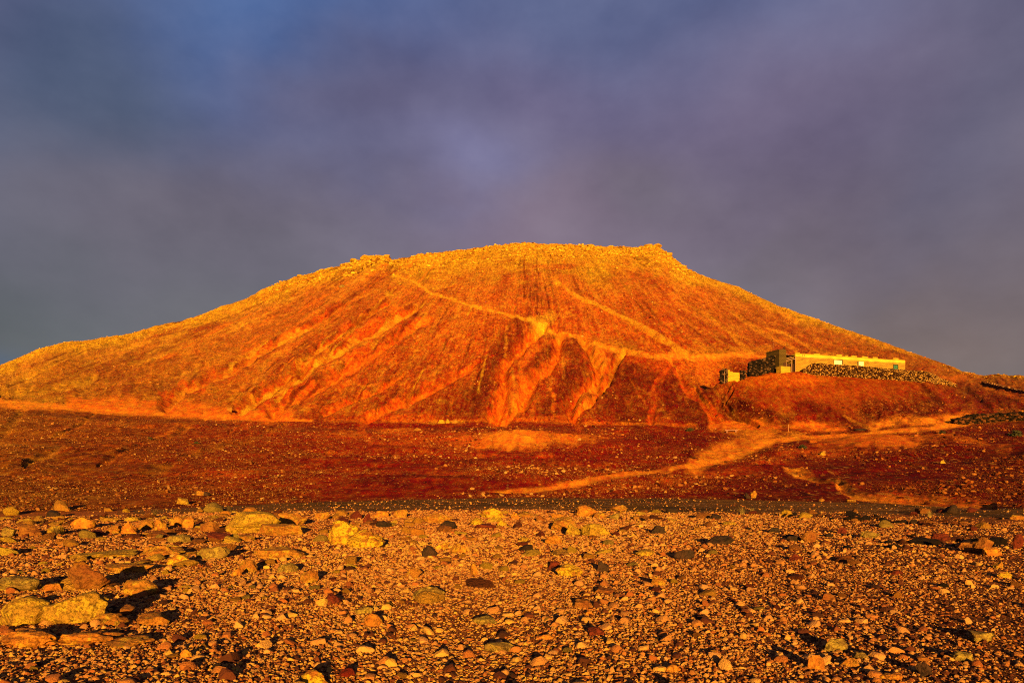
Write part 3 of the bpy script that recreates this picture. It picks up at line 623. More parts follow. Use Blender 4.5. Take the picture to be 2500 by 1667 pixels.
# ------------------------------------------------------------------ rocks
def ico(sub):
    bm = bmesh.new(); bmesh.ops.create_icosphere(bm, subdivisions=sub, radius=1.0)
    V = np.array([v.co[:] for v in bm.verts]); Fc = np.array([[v.index for v in f.verts] for f in bm.faces]); bm.free()
    return V, Fc
ICO = {k: ico(k) for k in (1, 2, 3, 4, 5)}
def rock_shape(seed, sub=3, cuts=9, depth=(0.55, 0.9), rough=0.12, flat=0.0, pebble=False):
    rs = np.random.RandomState(seed); V, Fc = ICO[sub]; V = V.copy()
    V = V * (1 + 0.25 * vnoise3(V * 0.9 + seed % 97, seed)[:, None])
    for k in range(cuts):
        n = rs.normal(size=3); n /= np.linalg.norm(n)
        if flat and k == 0: n = np.array([0.1 * rs.randn(), -0.15, 1.0]); n /= np.linalg.norm(n)
        dd = rs.uniform(*depth) if not (flat and k == 0) else flat
        V -= np.maximum(V @ n - dd, 0)[:, None] * n * (0.94 if not pebble else 0.6)
    nrm = V / np.linalg.norm(V, axis=1, keepdims=True)
    amp = rough
    for f in (2.2, 5, 11) + ((22,) if sub >= 4 else ()):
        q = vnoise3(V * f * np.array([1, 1, 1.5]) + seed % 53, seed + int(f))
        if sub >= 4: q = q - 0.5 * np.clip(0.06 - np.abs(vnoise3(V * f * 0.8 + seed % 31, seed + 9 + int(f))), 0, 1) * 8 * 0.25
        V = V + nrm * (q[:, None] * amp * 2); amp *= 0.52
    ext = (V.max(0) - V.min(0)) / 2; V = (V - (V.max(0) + V.min(0)) / 2) / ext
    return V, Fc
def sharpen(me, deg=34):
    try: me.set_sharp_from_angle(angle=math.radians(deg))
    except Exception: pass

def variants(prefix, n, sub, mtl, **kw):
    c = bpy.data.collections.new(prefix)
    for k in range(n):
        V, Fc = rock_shape(500 + 31 * k + len(prefix), sub, **kw)
        me = mesh_np(prefix, V, Fc); me.materials.append(mtl)
        if not kw.get('pebble'): sharpen(me)
        o = bpy.data.objects.new('%s_%02d' % (prefix, k), me); c.objects.link(o)
    return c
def scatter(name, pts, scl, tint, coll, nvar, seed=1, tilt=0.5):
    """one object of countless stones: points that carry instances"""
    n = len(pts); rs = np.random.RandomState(seed)
    me = bpy.data.meshes.new(name); me.vertices.add(n); me.vertices.foreach_set('co', np.asarray(pts, np.float32).ravel())
    def attr(nm, typ, key, arr):
        a = me.attributes.new(nm, typ, 'POINT'); a.data.foreach_set(key, np.asarray(arr).ravel())
    rot = np.stack([rs.normal(0, tilt, n), rs.normal(0, tilt, n), rs.uniform(0, 6.283, n)], -1).astype(np.float32)
    attr('scl', 'FLOAT_VECTOR', 'vector', np.asarray(scl, np.float32)); attr('rot', 'FLOAT_VECTOR', 'vector', rot)
    attr('tint', 'FLOAT', 'value', np.asarray(tint, np.float32)); attr('pick', 'INT', 'value', rs.randint(0, nvar, n).astype(np.int32))
    o = link(name, me)
    g = bpy.data.node_groups.new(name, 'GeometryNodeTree')
    g.interface.new_socket('Geometry', in_out='INPUT', socket_type='NodeSocketGeometry'); g.interface.new_socket('Geometry', in_out='OUTPUT', socket_type='NodeSocketGeometry')
    gi = g.nodes.new('NodeGroupInput'); go = g.nodes.new('NodeGroupOutput')
    ci = g.nodes.new('GeometryNodeCollectionInfo'); ci.inputs[0].default_value = coll; ci.inputs['Separate Children'].default_value = True; ci.inputs['Reset Children'].default_value = True
    ip = g.nodes.new('GeometryNodeInstanceOnPoints'); ip.inputs['Pick Instance'].default_value = True
    def na(nm, typ):
        k = g.nodes.new('GeometryNodeInputNamedAttribute'); k.data_type = typ; k.inputs['Name'].default_value = nm
        return [s for s in k.outputs if s.enabled and s.name == 'Attribute'][0]
    L = g.links.new
    er = g.nodes.new('FunctionNodeEulerToRotation'); L(na('rot', 'FLOAT_VECTOR'), er.inputs[0])
    L(gi.outputs[0], ip.inputs['Points']); L(ci.outputs[0], ip.inputs['Instance']); L(na('pick', 'INT'), ip.inputs['Instance Index'])
    L(er.outputs[0], ip.inputs['Rotation']); L(na('scl', 'FLOAT_VECTOR'), ip.inputs['Scale']); L(ip.outputs[0], go.inputs[0])
    md = o.modifiers.new('stones', 'NODES'); md.node_group = g
    return o

peb = variants('pebble_shape', 12, 2, M['pebble'], cuts=11, depth=(0.42, 0.85), rough=0.07)
chip = variants('stone_shape', 8, 2, M['scree'], cuts=9, depth=(0.45, 0.85), rough=0.08)
crag = variants('crag_shape', 8, 3, M['crest'], cuts=10, depth=(0.45, 0.85), rough=0.12)

def gravel():
    rs = np.random.RandomState(7)
    pts = []; sc = []; ti = []
    def layer(dens, y0, y1, smin, smax, sink, power=2.2):
        lo, hi = (-900, 3400) if y1 < 15 else (-300, 2800)
        area = (hi - lo) / F * (y1 ** 2 - y0 ** 2) / 2; n = int(area * dens)
        y = np.sqrt(rs.uniform(y0 ** 2, y1 ** 2, n)); px = rs.uniform(lo, hi, n); x = (px - CX) / F * y
        cov = 0.48 + 1.9 * fbm(x * 0.35, y * 0.35, 4, 201) + 0.7 * fbm(x * 2.2, y * 2.2, 2, 207) + 0.30 * (px < 1700) - 0.34 * sstep(1600, 2400, px) - 0.25 * np.exp(-((px - 1080) / 190) ** 2) * sstep(13, 7, y)  # last term bares darker soil to imitate the camera holder's shadow
        edge = np.minimum(gsample(toe_y, px, y), gsample(road_near, px, y)) + 1.0
        fade = sstep(0, 1, (edge - y) / (2.0 + 5.0 * sstep(1300, 2400, px)) + 1.2 * fbm(x * 0.8, y * 0.8, 3, 10)); fade = np.maximum(fade, 0.10)
        keep = (rs.uniform(0, 1, n) < np.clip(cov + 0.35, 0.12, 1) * fade) & (y < (edge if y1 < 40 else gsample(toe_y, px, y) + 1))
        y, px, x, cov = y[keep], px[keep], x[keep], cov[keep]; n = len(y)
        s = smin + (smax - smin) * rs.uniform(0, 1, n) ** power
        z = ground_z(px, y) + s * sink
        pts.append(np.stack([x, y, z], -1)); sc.append(np.stack([s * rs.uniform(0.8, 1.3, n), s * rs.uniform(0.8, 1.2, n), s * rs.uniform(0.5, 0.95, n)], -1))
        t = rs.uniform(0, 1, n); t = t * (0.75 + 0.3 * fbm(x * 0.2, y * 0.2, 3, 221) * 2)
        t = np.where(rs.uniform(0, 1, n) < 0.06 + 0.14 * sstep(1500, 2400, px), t * 0.15, t)
        ti.append(np.clip(t, 0, 1))
    layer(1500, 4.2, 12, 0.005, 0.014, 0.1)
    layer(560, 4.2, 14, 0.012, 0.026, 0.08)
    layer(330, 14, 33, 0.015, 0.034, 0.15)
    layer(60, 27, 46, 0.012, 0.05, 0.3, power=4.0)
    layer(26, 4.2, 33, 0.026, 0.075, 0.05, power=3.5)
    P_ = np.concatenate(pts); o = scatter('gravel', P_, np.concatenate(sc), np.concatenate(ti), peb, 12, 3)
    tag(o, 'loose orange and pink gravel covering the plain in front of the hill', kind='stuff'); print('gravel', len(P_))
gravel()

def rubble():
    rs = np.random.RandomState(29); n = 9000
    y = rs.uniform(8.5, 29.5, n); px = rs.uniform(-40, 2540, n); x = (px - CX) / F * y
    far = np.exp(-((y - 24 - 2.5 * (px < 700)) / 3.4) ** 2) * (1.1 - 0.75 * sstep(900, 1700, px))
    left = 0.55 * sstep(750, 250, px) * sstep(8.5, 12, y); right = 0.35 * sstep(1900, 2300, px) * sstep(12, 20, y)
    cl = fbm(x * 0.45, y * 0.45, 4, 401); ok = (rs.uniform(0, 1, n) < (far + left + right + 0.03) * np.clip(0.4 + 3.2 * cl, 0, 1)) & (y < gsample(road_near, px, y) - 0.3)
    px, y, x = px[ok], y[ok], x[ok]; n = len(y); s = 0.045 + 0.16 * rs.uniform(0, 1, n) ** 3
    tint = np.clip(rs.uniform(0.1, 1, n) - 0.45 * sstep(1400, 2200, px), 0, 1)
    o = scatter('rubble', np.stack([x, y, ground_z(px, y) + s * 0.05], -1), np.stack([s * rs.uniform(0.9, 1.9, n), s * rs.uniform(0.8, 1.3, n), s * rs.uniform(0.35, 0.75, n)], -1), tint,
                variants('rubble_shape', 10, 3, M['rubble'], cuts=13, depth=(0.42, 0.82), rough=0.1), 10, 8, 0.22)
    tag(o, 'countless angular rubble between the boulders of the far row and at the left', kind='stuff'); print('rubble', n)
rubble()

def scree():
    rs = np.random.RandomState(17)
    n = 300000
    px = rs.uniform(-60, 2560, n); t = rs.uniform(0, 1, n)
    ty = gsample(toe_y, px, np.full(n, 50.0)); y = ty + 1 + (300 - ty) * t ** 1.7
    x = (px - CX) / F * y
    sp = gsample(SP, px, y); lab = gsample(LAB, px, y); m = fbm(x * 0.12, y * 0.12, 4, 301)
    ok = (sp > 0.16) & (rs.uniform(0, 1, n) < np.clip(sp * 0.8 + m * 4.0, 0.02, 1) * np.where(y > 125, 0.45, 1)) & (lab == 0) & (y < gsample(ryc + 0 * YY, px, y) - 2)
    px, y, x = px[ok], y[ok], x[ok]; n = len(y)
    s = (0.012 + 0.016 * rs.uniform(0, 1, n) + np.where(px < 900, 0.07, 0.12) * rs.uniform(0, 1, n) ** 22) * np.clip(0.6 + y / 110, 0.9, 2.4)
    z = ground_z(px, y) + s * 0.25
    tint = np.clip(rs.uniform(0.0, 0.95, n) * (1.05 - 0.25 * sstep(1400, 2300, px)), 0, 1)
    o = scatter('scree', np.stack([x, y, z], -1), np.stack([s * rs.uniform(0.8, 1.4, n), s * rs.uniform(0.8, 1.4, n), s * rs.uniform(0.5, 0.9, n)], -1), tint, chip, 8, 5)
    tag(o, 'small pale stones strewn over the red lower slopes', kind='stuff'); print('scree', n)
    # rubble of the lichened crest
    n = 90000; px = rs.uniform(-60, 2500, n); i = np.searchsorted(PX, px).clip(0, NC - 1)
    yr = ryc[0, i]; y = yr - np.abs(rs.normal(0, 1, n)) * 34 + 3
    cm = gsample(CREST, px, y); x = (px - CX) / F * y; cl = fbm(x * 0.12, y * 0.12, 4, 311)
    ok = (rs.uniform(0, 1, n) < cm * (0.30 + 2.4 * cl) * np.where(px > 1700, 0.35, 1))
    px, y, x, cl = px[ok], y[ok], x[ok], cl[ok]; n = len(y)
    s = (0.12 + 0.62 * rs.uniform(0, 1, n) ** 6) * np.where((px > 650) & (px < 1700), 1.0, 0.5) * np.where((px > 840) & (px < 960), 1.4, 1)
    z = ground_z(px, y) + s * 0.15
    o = scatter('crest_rubble', np.stack([x, y, z], -1), np.stack([s * rs.uniform(0.9, 1.6, n), s * rs.uniform(0.8, 1.2, n), s * rs.uniform(0.5, 0.85, n)], -1), rs.uniform(0, 1, n), crag, 8, 6, 0.3)
    tag(o, 'yellow lichened rubble along the crest of the hill', kind='stuff'); print('crest', n)
scree()

# ---- boulders set one by one: px0, px1, top py, base py, material, name, label, shape hints
BOULDERS = [
 (10,132,1452,1526,'lichen','boulder','broad mottled yellow boulder at the left edge, low domed half beside a taller one',dict(cuts=10,depth=(0.58,0.88),rough=0.10)),
 (116,266,1440,1522,'lichen','boulder','big rounded yellow boulder, the taller half of the pair at the left edge',dict(cuts=10,depth=(0.58,0.88),rough=0.10)),
 (222,308,1492,1527,'ochre','boulder','ochre rock touching the right foot of the big rounded yellow boulder',dict()),
 (272,330,1472,1500,'rust','boulder','brown flat rock above the ochre rock beside the big yellow boulder',dict(flat=0.5)),
 (332,420,1492,1527,'ochre','boulder','oblong ochre rock right of the big yellow pair at the left',dict()),
 (3,98,1404,1445,'olive','boulder','flat lichen-covered slab at the left edge above the big yellow pair',dict(flat=0.5)),
 (156,258,1373,1442,'rust','boulder','steep rust brown rock with a dark maroon face behind the big yellow boulder',dict(cuts=7,depth=(0.45,0.8))),
 (106,150,1419,1444,'orange','boulder','small orange rock between the flat lichen slab and the rust brown rock',dict()),
 (262,372,1372,1398,'ochre','boulder','low ochre slab right of the steep rust brown rock',dict(flat=0.5)),
 (298,392,1410,1454,'ochre','boulder','wedge-shaped ochre slab with a square right end, right of the rust brown rock',dict(flat=0.55)),
 (185,334,1342,1362,'lichen','slab','long thin yellow slab lying flat at the left',dict(flat=0.5)),
 (340,450,1328,1357,'ochre','boulder','wide ochre rock between the long thin yellow slab and the pale lichen rock',dict(flat=0.6)),
 (400,476,1347,1379,'yellow','boulder','pale yellow-green lichen rock in front of the wide ochre rock',dict()),
 (480,558,1330,1364,'olive','boulder','dark fissured grey rock right of the pale yellow-green lichen rock',dict()),
 (623,748,1332,1363,'ochre','slab','wide flat ochre slab left of the crescent-shaped yellow boulder',dict(flat=0.5)),
 (560,686,1246,1302,'lichen','boulder','largest domed boulder of the far row, with a long sloping left side',dict(cuts=9,depth=(0.55,0.85),rough=0.11)),
 (629,742,1277,1308,'ochre','slab','flat ochre slab leaning on the right foot of the largest domed boulder',dict(flat=0.5)),
 (680,748,1249,1283,'ochre','boulder','squarish ochre rock just right of the largest domed boulder',dict()),
 (804,880,1266,1330,'yellow','boulder','tall left lobe of the crescent-shaped bright yellow boulder',dict(cuts=5,depth=(0.7,0.95))),
 (850,938,1290,1338,'yellow','boulder','low right lobe of the crescent-shaped bright yellow boulder',dict(cuts=7)),
 (580,630,1360,1397,'ochre','boulder','upright ochre rock standing in front of the flat ochre slab',dict()),
 (563,589,1382,1406,'orange','stone','small bright orange stone beside the upright ochre rock',dict()),
 (676,727,1371,1398,'olive','boulder','crusty grey-yellow rock below the wide flat ochre slab',dict()),
 (731,778,1387,1423,'ochre','boulder','crumbly ochre rock below and left of the crescent-shaped boulder',dict()),
 (797,834,1443,1474,'maroon','stone','triangular maroon stone alone on the gravel left of the picture centre',dict(cuts=6,depth=(0.4,0.7))),
 (889,933,1493,1528,'orange','stone','smooth egg-shaped orange-brown stone on the gravel',dict(cuts=3,rough=0.03)),
 (866,908,1477,1499,'olive','stone','flat olive stone behind the egg-shaped orange-brown stone',dict(flat=0.5)),
 (178,234,1260,1291,'orange','boulder','rock with a bright orange top in the far row at the left',dict()),
 (255,296,1279,1303,'ochre','boulder','blocky ochre rock right of the orange-topped rock in the far row',dict()),
 (296,334,1271,1304,'orange','boulder','pointed orange-brown rock, second right of the orange-topped rock',dict()),
 (332,376,1266,1292,'ochre','boulder','ochre rock left of the pair of round rocks in the far row',dict()),
 (379,409,1264,1296,'ochre','boulder','narrow ochre rock between its wider neighbour and the pair of round rocks',dict()),
 (415,448,1257,1284,'ochre','boulder','left one of the pair of round rocks in the far row',dict(cuts=4)),
 (444,476,1259,1288,'orange','boulder','right one of the pair of round rocks in the far row',dict(cuts=4)),
 (488,534,1270,1298,'rust','boulder','brown rock between the pair of round rocks and the largest domed boulder',dict()),
 (0,36,1284,1311,'olive','boulder','olive rock cut by the left edge of the picture, far row',dict()),
 (45,102,1276,1309,'rust','boulder','dark brown rock second from the left in the far row',dict()),
 (112,160,1280,1306,'lichen','boulder','mottled yellow rock left of the orange-topped rock in the far row',dict()),
 (408,474,1302,1326,'olive','slab','olive slab lying in front of the pair of round rocks',dict(flat=0.5)),
 (582,626,1303,1321,'ochre','slab','thin ochre slab at the left foot of the largest domed boulder',dict(flat=0.5)),
 (505,560,1296,1318,'maroon','boulder','maroon rock left of the thin ochre slab',dict()),
 (901,952,1245,1263,'orange','slab','bright orange slab on edge in the far row behind the crescent-shaped boulder',dict(flat=0.6)),
 (961,996,1241,1264,'ochre','boulder','ochre rock right of the bright orange slab on edge',dict()),
 (884,911,1251,1277,'maroon','stone','dark maroon cube-like stone below the bright orange slab on edge',dict(cuts=8,depth=(0.5,0.65))),
 (770,806,1248,1268,'ochre','boulder','low ochre rock above the tall lobe of the crescent-shaped boulder',dict()),
 (735,806,1630,1672,'yellow','boulder','yellow lichen rock cut by the bottom edge left of the red-painted rock',dict()),
 (829,866,1622,1653,'red','stone','small dark red rock near the bottom edge',dict()),
 (0,160,1532,1582,'orange','outcrop','low knobbly orange outcrop below the big yellow pair',dict(cuts=4,rough=0.26)),
 (122,284,1538,1574,'orange','outcrop','middle hump of the knobbly orange outcrop at the left',dict(cuts=4,rough=0.28)),
 (240,372,1550,1582,'ochre','outcrop','low right end of the knobbly orange outcrop at the left',dict(cuts=5,rough=0.24)),
 (437,469,1579,1606,'orange','stone','round orange stone right of the knobbly outcrop',dict(cuts=4)),
 (1008,1084,1426,1466,'olive','boulder','grey-green lichen boulder in the middle of the gravel',dict(cuts=6,depth=(0.65,0.9))),
 (1154,1218,1500,1524,'olive','slab','narrow olive slab tilted on the gravel at the centre',dict(flat=0.5)),
 (1183,1254,1562,1592,'olive','slab','smooth pale olive slab near the bottom at the centre',dict(flat=0.5,rough=0.04)),
 (986,1031,1382,1413,'ochre','boulder','knobbly ochre rock above the grey-green lichen boulder',dict()),
 (1028,1066,1328,1361,'black','boulder','grey rock with a rounded top left of the yellow one at the centre',dict()),
 (1060,1096,1321,1342,'yellow','stone','yellow stone between the grey rounded rock and the blocky ochre rock',dict()),
 (1098,1138,1322,1351,'ochre','boulder','blocky ochre rock right of the small yellow stone',dict(cuts=8,depth=(0.5,0.7))),
 (1148,1168,1370,1403,'orange','stone','narrow upright orange stone at the centre',dict(cuts=6)),
 (1033,1107,1250,1277,'ochre','boulder','wide low ochre rock in the far row near the centre',dict()),
 (1172,1234,1238,1265,'yellow','boulder','yellow rock with a raised right horn in the far row at the centre',dict(cuts=6,depth=(0.4,0.8))),
 (1145,1185,1261,1282,'yellow','boulder','clean yellow rock in front and left of the horned yellow rock',dict()),
 (1213,1241,1269,1286,'yellow','stone','small yellow stone in front of the horned yellow rock',dict()),
 (1160,1212,1276,1290,'maroon','slab','dark maroon slab under the clean yellow rock',dict(flat=0.5)),
 (1246,1268,1248,1269,'orange','stone','bright orange round stone right of the horned yellow rock',dict()),
 (1270,1302,1252,1263,'orange','slab','thin orange slab on its edge right of the bright round stone',dict(flat=0.6)),
 (1346,1381,1252,1265,'orange','slab','thin orange block left of the big tilted orange slab',dict(cuts=8,depth=(0.5,0.7))),
 (1350,1379,1262,1275,'ochre','stone','small ochre stone below the thin orange block',dict()),
 (1309,1332,1254,1274,'rust','stone','brown upright stone between two thin orange blocks',dict()),
 (1402,1457,1231,1261,'orange','slab','big bright orange slab tilted down to the right on the road edge',dict(cuts=8,depth=(0.5,0.75),tilt=0.3)),
 (1449,1480,1250,1265,'ochre','stone','wedge of ochre rock at the right end of the big orange slab',dict()),
 (1490,1532,1231,1248,'ochre','boulder','low ochre rock standing farthest out on the road at the centre right',dict()),
 (1342,1412,1258,1296,'ochre','slab','long ochre slab slanting up to the right below the big orange slab',dict(flat=0.5,tilt=-0.45)),
 (1381,1417,1275,1307,'lichen','boulder','yellowish block at the lower end of the slanting ochre slab',dict(cuts=8,depth=(0.5,0.75))),
 (1418,1486,1275,1308,'lichen','boulder','big mottled domed rock right of the slanting ochre slab',dict(cuts=7,depth=(0.6,0.85))),
 (1331,1374,1303,1329,'orange','boulder','flat-topped orange rock in front of the slanting ochre slab',dict(flat=0.6)),
 (1268,1291,1308,1323,'lichen','stone','mottled stone left of the flat-topped orange rock',dict()),
 (1356,1421,1372,1407,'yellow','boulder','pale yellow lumpy boulder with a dark maroon stone behind it',dict()),
 (1339,1367,1366,1388,'maroon','stone','dark maroon stone tucked behind the pale yellow lumpy boulder',dict()),
 (1456,1486,1366,1395,'black','stone','black stone right of the pale yellow lumpy boulder',dict()),
 (1589,1624,1403,1430,'ochre','stone','rounded ochre stone on open gravel right of the centre',dict(cuts=4)),
 (1549,1599,1338,1357,'lichen','slab','low yellowish slab left of the black rock on the gravel',dict(flat=0.5)),
 (1647,1696,1338,1365,'black','boulder','black rock on the gravel right of the low yellowish slab',dict()),
 (1584,1624,1279,1303,'black','boulder','dark rock behind the low yellowish slab',dict()),
 (1488,1515,1250,1268,'olive','stone','olive stone right of the ochre wedge at the road edge',dict()),
 (1429,1448,1485,1502,'orange','stone','small round yellow-orange stone on open gravel',dict(cuts=3,rough=0.03)),
 (1400,1448,1458,1484,'rust','slab','rusty slab above the small round yellow-orange stone',dict(flat=0.5)),
 (1435,1475,1525,1552,'maroon','stone','angular maroon stone on the gravel below the small round one',dict(cuts=7,depth=(0.4,0.7))),
 (1309,1352,1542,1560,'orange','stone','glossy orange stone right of the pale olive slab',dict()),
 (1626,1662,1616,1641,'orange','stone','large smooth yellow-orange stone near the bottom edge right of centre',dict(cuts=3,rough=0.03)),
 (1449,1505,1430,1449,'rust','slab','flat brown slab half buried between the lumpy and the rusty stones',dict(flat=0.4)),
 (1721,1789,1305,1330,'black','slab','long black slab on the gravel right of the centre',dict(flat=0.6)),
 (1922,1957,1305,1321,'black','stone','low black stone touching the left side of the brown dome rock',dict()),
 (1955,1995,1292,1323,'rust','boulder','brown dome-shaped rock with a black stone at its left',dict(cuts=4)),
 (2042,2070,1284,1303,'maroon','stone','deep red stone behind the striped yellow slab',dict()),
 (2096,2148,1292,1315,'olive','slab','striped yellow-grey slab leaning to the left',dict(flat=0.5,tilt=0.3)),
 (2279,2321,1299,1324,'maroon','boulder','dark red rock with an orange corner left of the pointed rock',dict()),
 (2360,2416,1306,1350,'rust','boulder','pointed two-toned rock standing up near the right edge',dict(cuts=6,depth=(0.35,0.65))),
 (2399,2443,1332,1357,'orange','boulder','bright orange rock at the right foot of the pointed rock',dict(flat=0.6)),
 (2473,2497,1300,1340,'maroon','boulder','narrow upright dark rock by the right edge',dict(cuts=7,depth=(0.4,0.7))),
 (2334,2363,1320,1339,'rust','stone','brown rock at the left foot of the pointed rock',dict()),
 (2433,2474,1393,1411,'yellow','stone','bright yellow stone near the right edge',dict()),
 (2426,2453,1366,1388,'ochre','stone','ochre stone with a deep black shadow above the bright yellow one',dict()),
 (1924,1961,1349,1370,'maroon','stone','dark red-brown stone below the brown dome-shaped rock',dict()),
 (2177,2206,1389,1403,'maroon','stone','small dark red stone on open gravel at the right',dict()),
 (2005,2035,1443,1466,'rust','stone','red-brown stone with a black left side on open gravel',dict()),
 (2009,2065,1552,1592,'olive','boulder','lichen boulder with a black hollow under it near the bottom right',dict()),
 (1970,2011,1592,1636,'orange','boulder','rounded orange rock standing below the lichen boulder with the hollow',dict(cuts=4)),
 (2054,2106,1598,1630,'ochre','boulder','triangular yellow-ochre rock right of the rounded orange rock',dict(cuts=6,depth=(0.4,0.75))),
 (2084,2118,1586,1610,'olive','stone','olive stone leaning behind the triangular yellow-ochre rock',dict()),
 (2236,2272,1595,1615,'rust','boulder','brown-topped rock above a black hollow at the bottom right',dict()),
 (2238,2280,1610,1650,'black','boulder','black shape standing in for the shadow in the hollow under the brown-topped rock',dict()),  # black solid added where the hollow holds only shadow
 (2364,2428,1535,1566,'olive','slab','large olive slab tilted on the gravel at the right',dict(flat=0.55)),
 (2323,2378,1585,1614,'olive','slab','knobbly olive slab below the large tilted one at the right',dict(flat=0.5)),
 (1764,1798,1271,1282,'lichen','slab','thin yellow flat stone behind the long black slab',dict(flat=0.5)),
 (1875,1903,1285,1300,'black','stone','small black stone left of the brown dome rock, farther out',dict()),
 (2148,2200,1634,1660,'orange','boulder','low orange-brown mound of rock at the bottom edge',dict(flat=0.5)),
 (1733,1758,1581,1597,'orange','stone','round yellow-orange stone above the large smooth one',dict(cuts=3)),
 (2466,2500,1254,1268,'ochre','stone','orange-grey stone on the dark road near the right edge',dict()),
]
placed = []
def boulder_mesh(seed, W, D, H, mtl, hint, sub=4):
    hint = dict(hint); tilt = hint.pop('tilt', 0.0)
    kw = dict(cuts=13, depth=(0.42, 0.82), rough=0.11); kw.update(hint)
    V, Fc = rock_shape(seed, sub, **kw)
    if tilt:
        c, s = math.cos(tilt), math.sin(tilt); V = V @ np.array([[c, 0, -s], [0, 1, 0], [s, 0, c]]); V /= np.abs(V).max(0)
    V = V * np.array([W / 2, D / 2, H])
    me = mesh_np('rock', V, Fc); sharpen(me, 38); me.materials.append(mtl)
    return me
rnd = random.Random(5)
for k, (x0, x1, top, base, mk, nm, label, hint) in enumerate(BOULDERS):
    yb = CAMZ * F / (base - HY); px = (x0 + x1) / 2
    for _ in range(3): yb = (CAMZ - gz((px - CX) / F * yb, yb)) * F / (base - HY)
    W = (x1 - x0) / F * yb * 1.04; D = W * rnd.uniform(0.6, 0.85); yc = yb + D * 0.35
    zt = z_of(top, yb + D * 0.3); g = gz((px - CX) / F * yc, yc); H = max(zt - g, 0.03)
    rz = H * 0.68; me = boulder_mesh(1000 + 13 * k, W * yc / yb, D, rz, M[mk], hint, 5 if W > 0.7 else 4)
    o = link(nm, me, loc=((px - CX) / F * yc, yc, zt - rz - 0.02))
    tag(o, label, 'rock', 'rocks lying on the gravel plain'); placed.append((px, base, (x1 - x0) / 2, label, mk))

# ---- smaller stones: copies of a few shapes, told apart by colour and by the rock they lie beside
LAND = [(188, 1480, 'the big rounded yellow boulder'), (205, 1410, 'the steep rust brown rock'), (258, 1352, 'the long thin yellow slab'), (438, 1364, 'the pale yellow-green lichen rock'),
        (520, 1348, 'the dark fissured grey rock'), (620, 1278, 'the largest domed boulder'), (685, 1350, 'the wide flat ochre slab'), (870, 1305, 'the crescent-shaped yellow boulder'),
        (815, 1460, 'the triangular maroon stone'), (911, 1511, 'the egg-shaped orange-brown stone'), (205, 1276, 'the orange-topped rock'), (447, 1273, 'the pair of round rocks'),
        (770, 1652, 'the yellow lichen rock on the bottom edge'), (190, 1560, 'the knobbly orange outcrop'), (1046, 1447, 'the grey-green lichen boulder'), (1186, 1513, 'the narrow olive slab'),
        (1218, 1577, 'the pale olive slab'), (1118, 1338, 'the blocky ochre rock'), (1158, 1388, 'the narrow upright orange stone'), (1203, 1253, 'the horned yellow rock'),
        (1430, 1247, 'the big tilted orange slab'), (1452, 1292, 'the big mottled domed rock'), (1352, 1316, 'the flat-topped orange rock'), (1388, 1390, 'the pale yellow lumpy boulder'),
        (1606, 1417, 'the rounded ochre stone'), (1672, 1352, 'the black rock by the yellowish slab'), (1438, 1494, 'the small round yellow-orange stone'), (1455, 1539, 'the angular maroon stone'),
        (1644, 1629, 'the large smooth yellow-orange stone'), (1755, 1318, 'the long black slab'), (1975, 1308, 'the brown dome-shaped rock'), (2122, 1304, 'the striped yellow-grey slab'),
        (2388, 1330, 'the pointed two-toned rock'), (2453, 1402, 'the bright yellow stone near the right edge'), (1942, 1360, 'the dark red-brown stone'), (2020, 1455, 'the red-brown stone with a black side'),
        (2037, 1572, 'the lichen boulder with a hollow'), (2080, 1614, 'the triangular yellow-ochre rock'), (2254, 1605, 'the brown-topped rock'), (2396, 1550, 'the large olive slab at the right'), (2300, 1312, 'the dark red rock with an orange corner'),
        (2192, 1396, 'the small dark red stone on open gravel')]
share = {}
for k in range(12):
    for mk in COLNAME:
        me = boulder_mesh(4000 + k * 7, 2, 2, 1, M[mk], dict(cuts=8, depth=(0.45, 0.85), rough=0.1, flat=0.5 if k % 3 == 0 else 0), 3); share[(mk, k)] = me
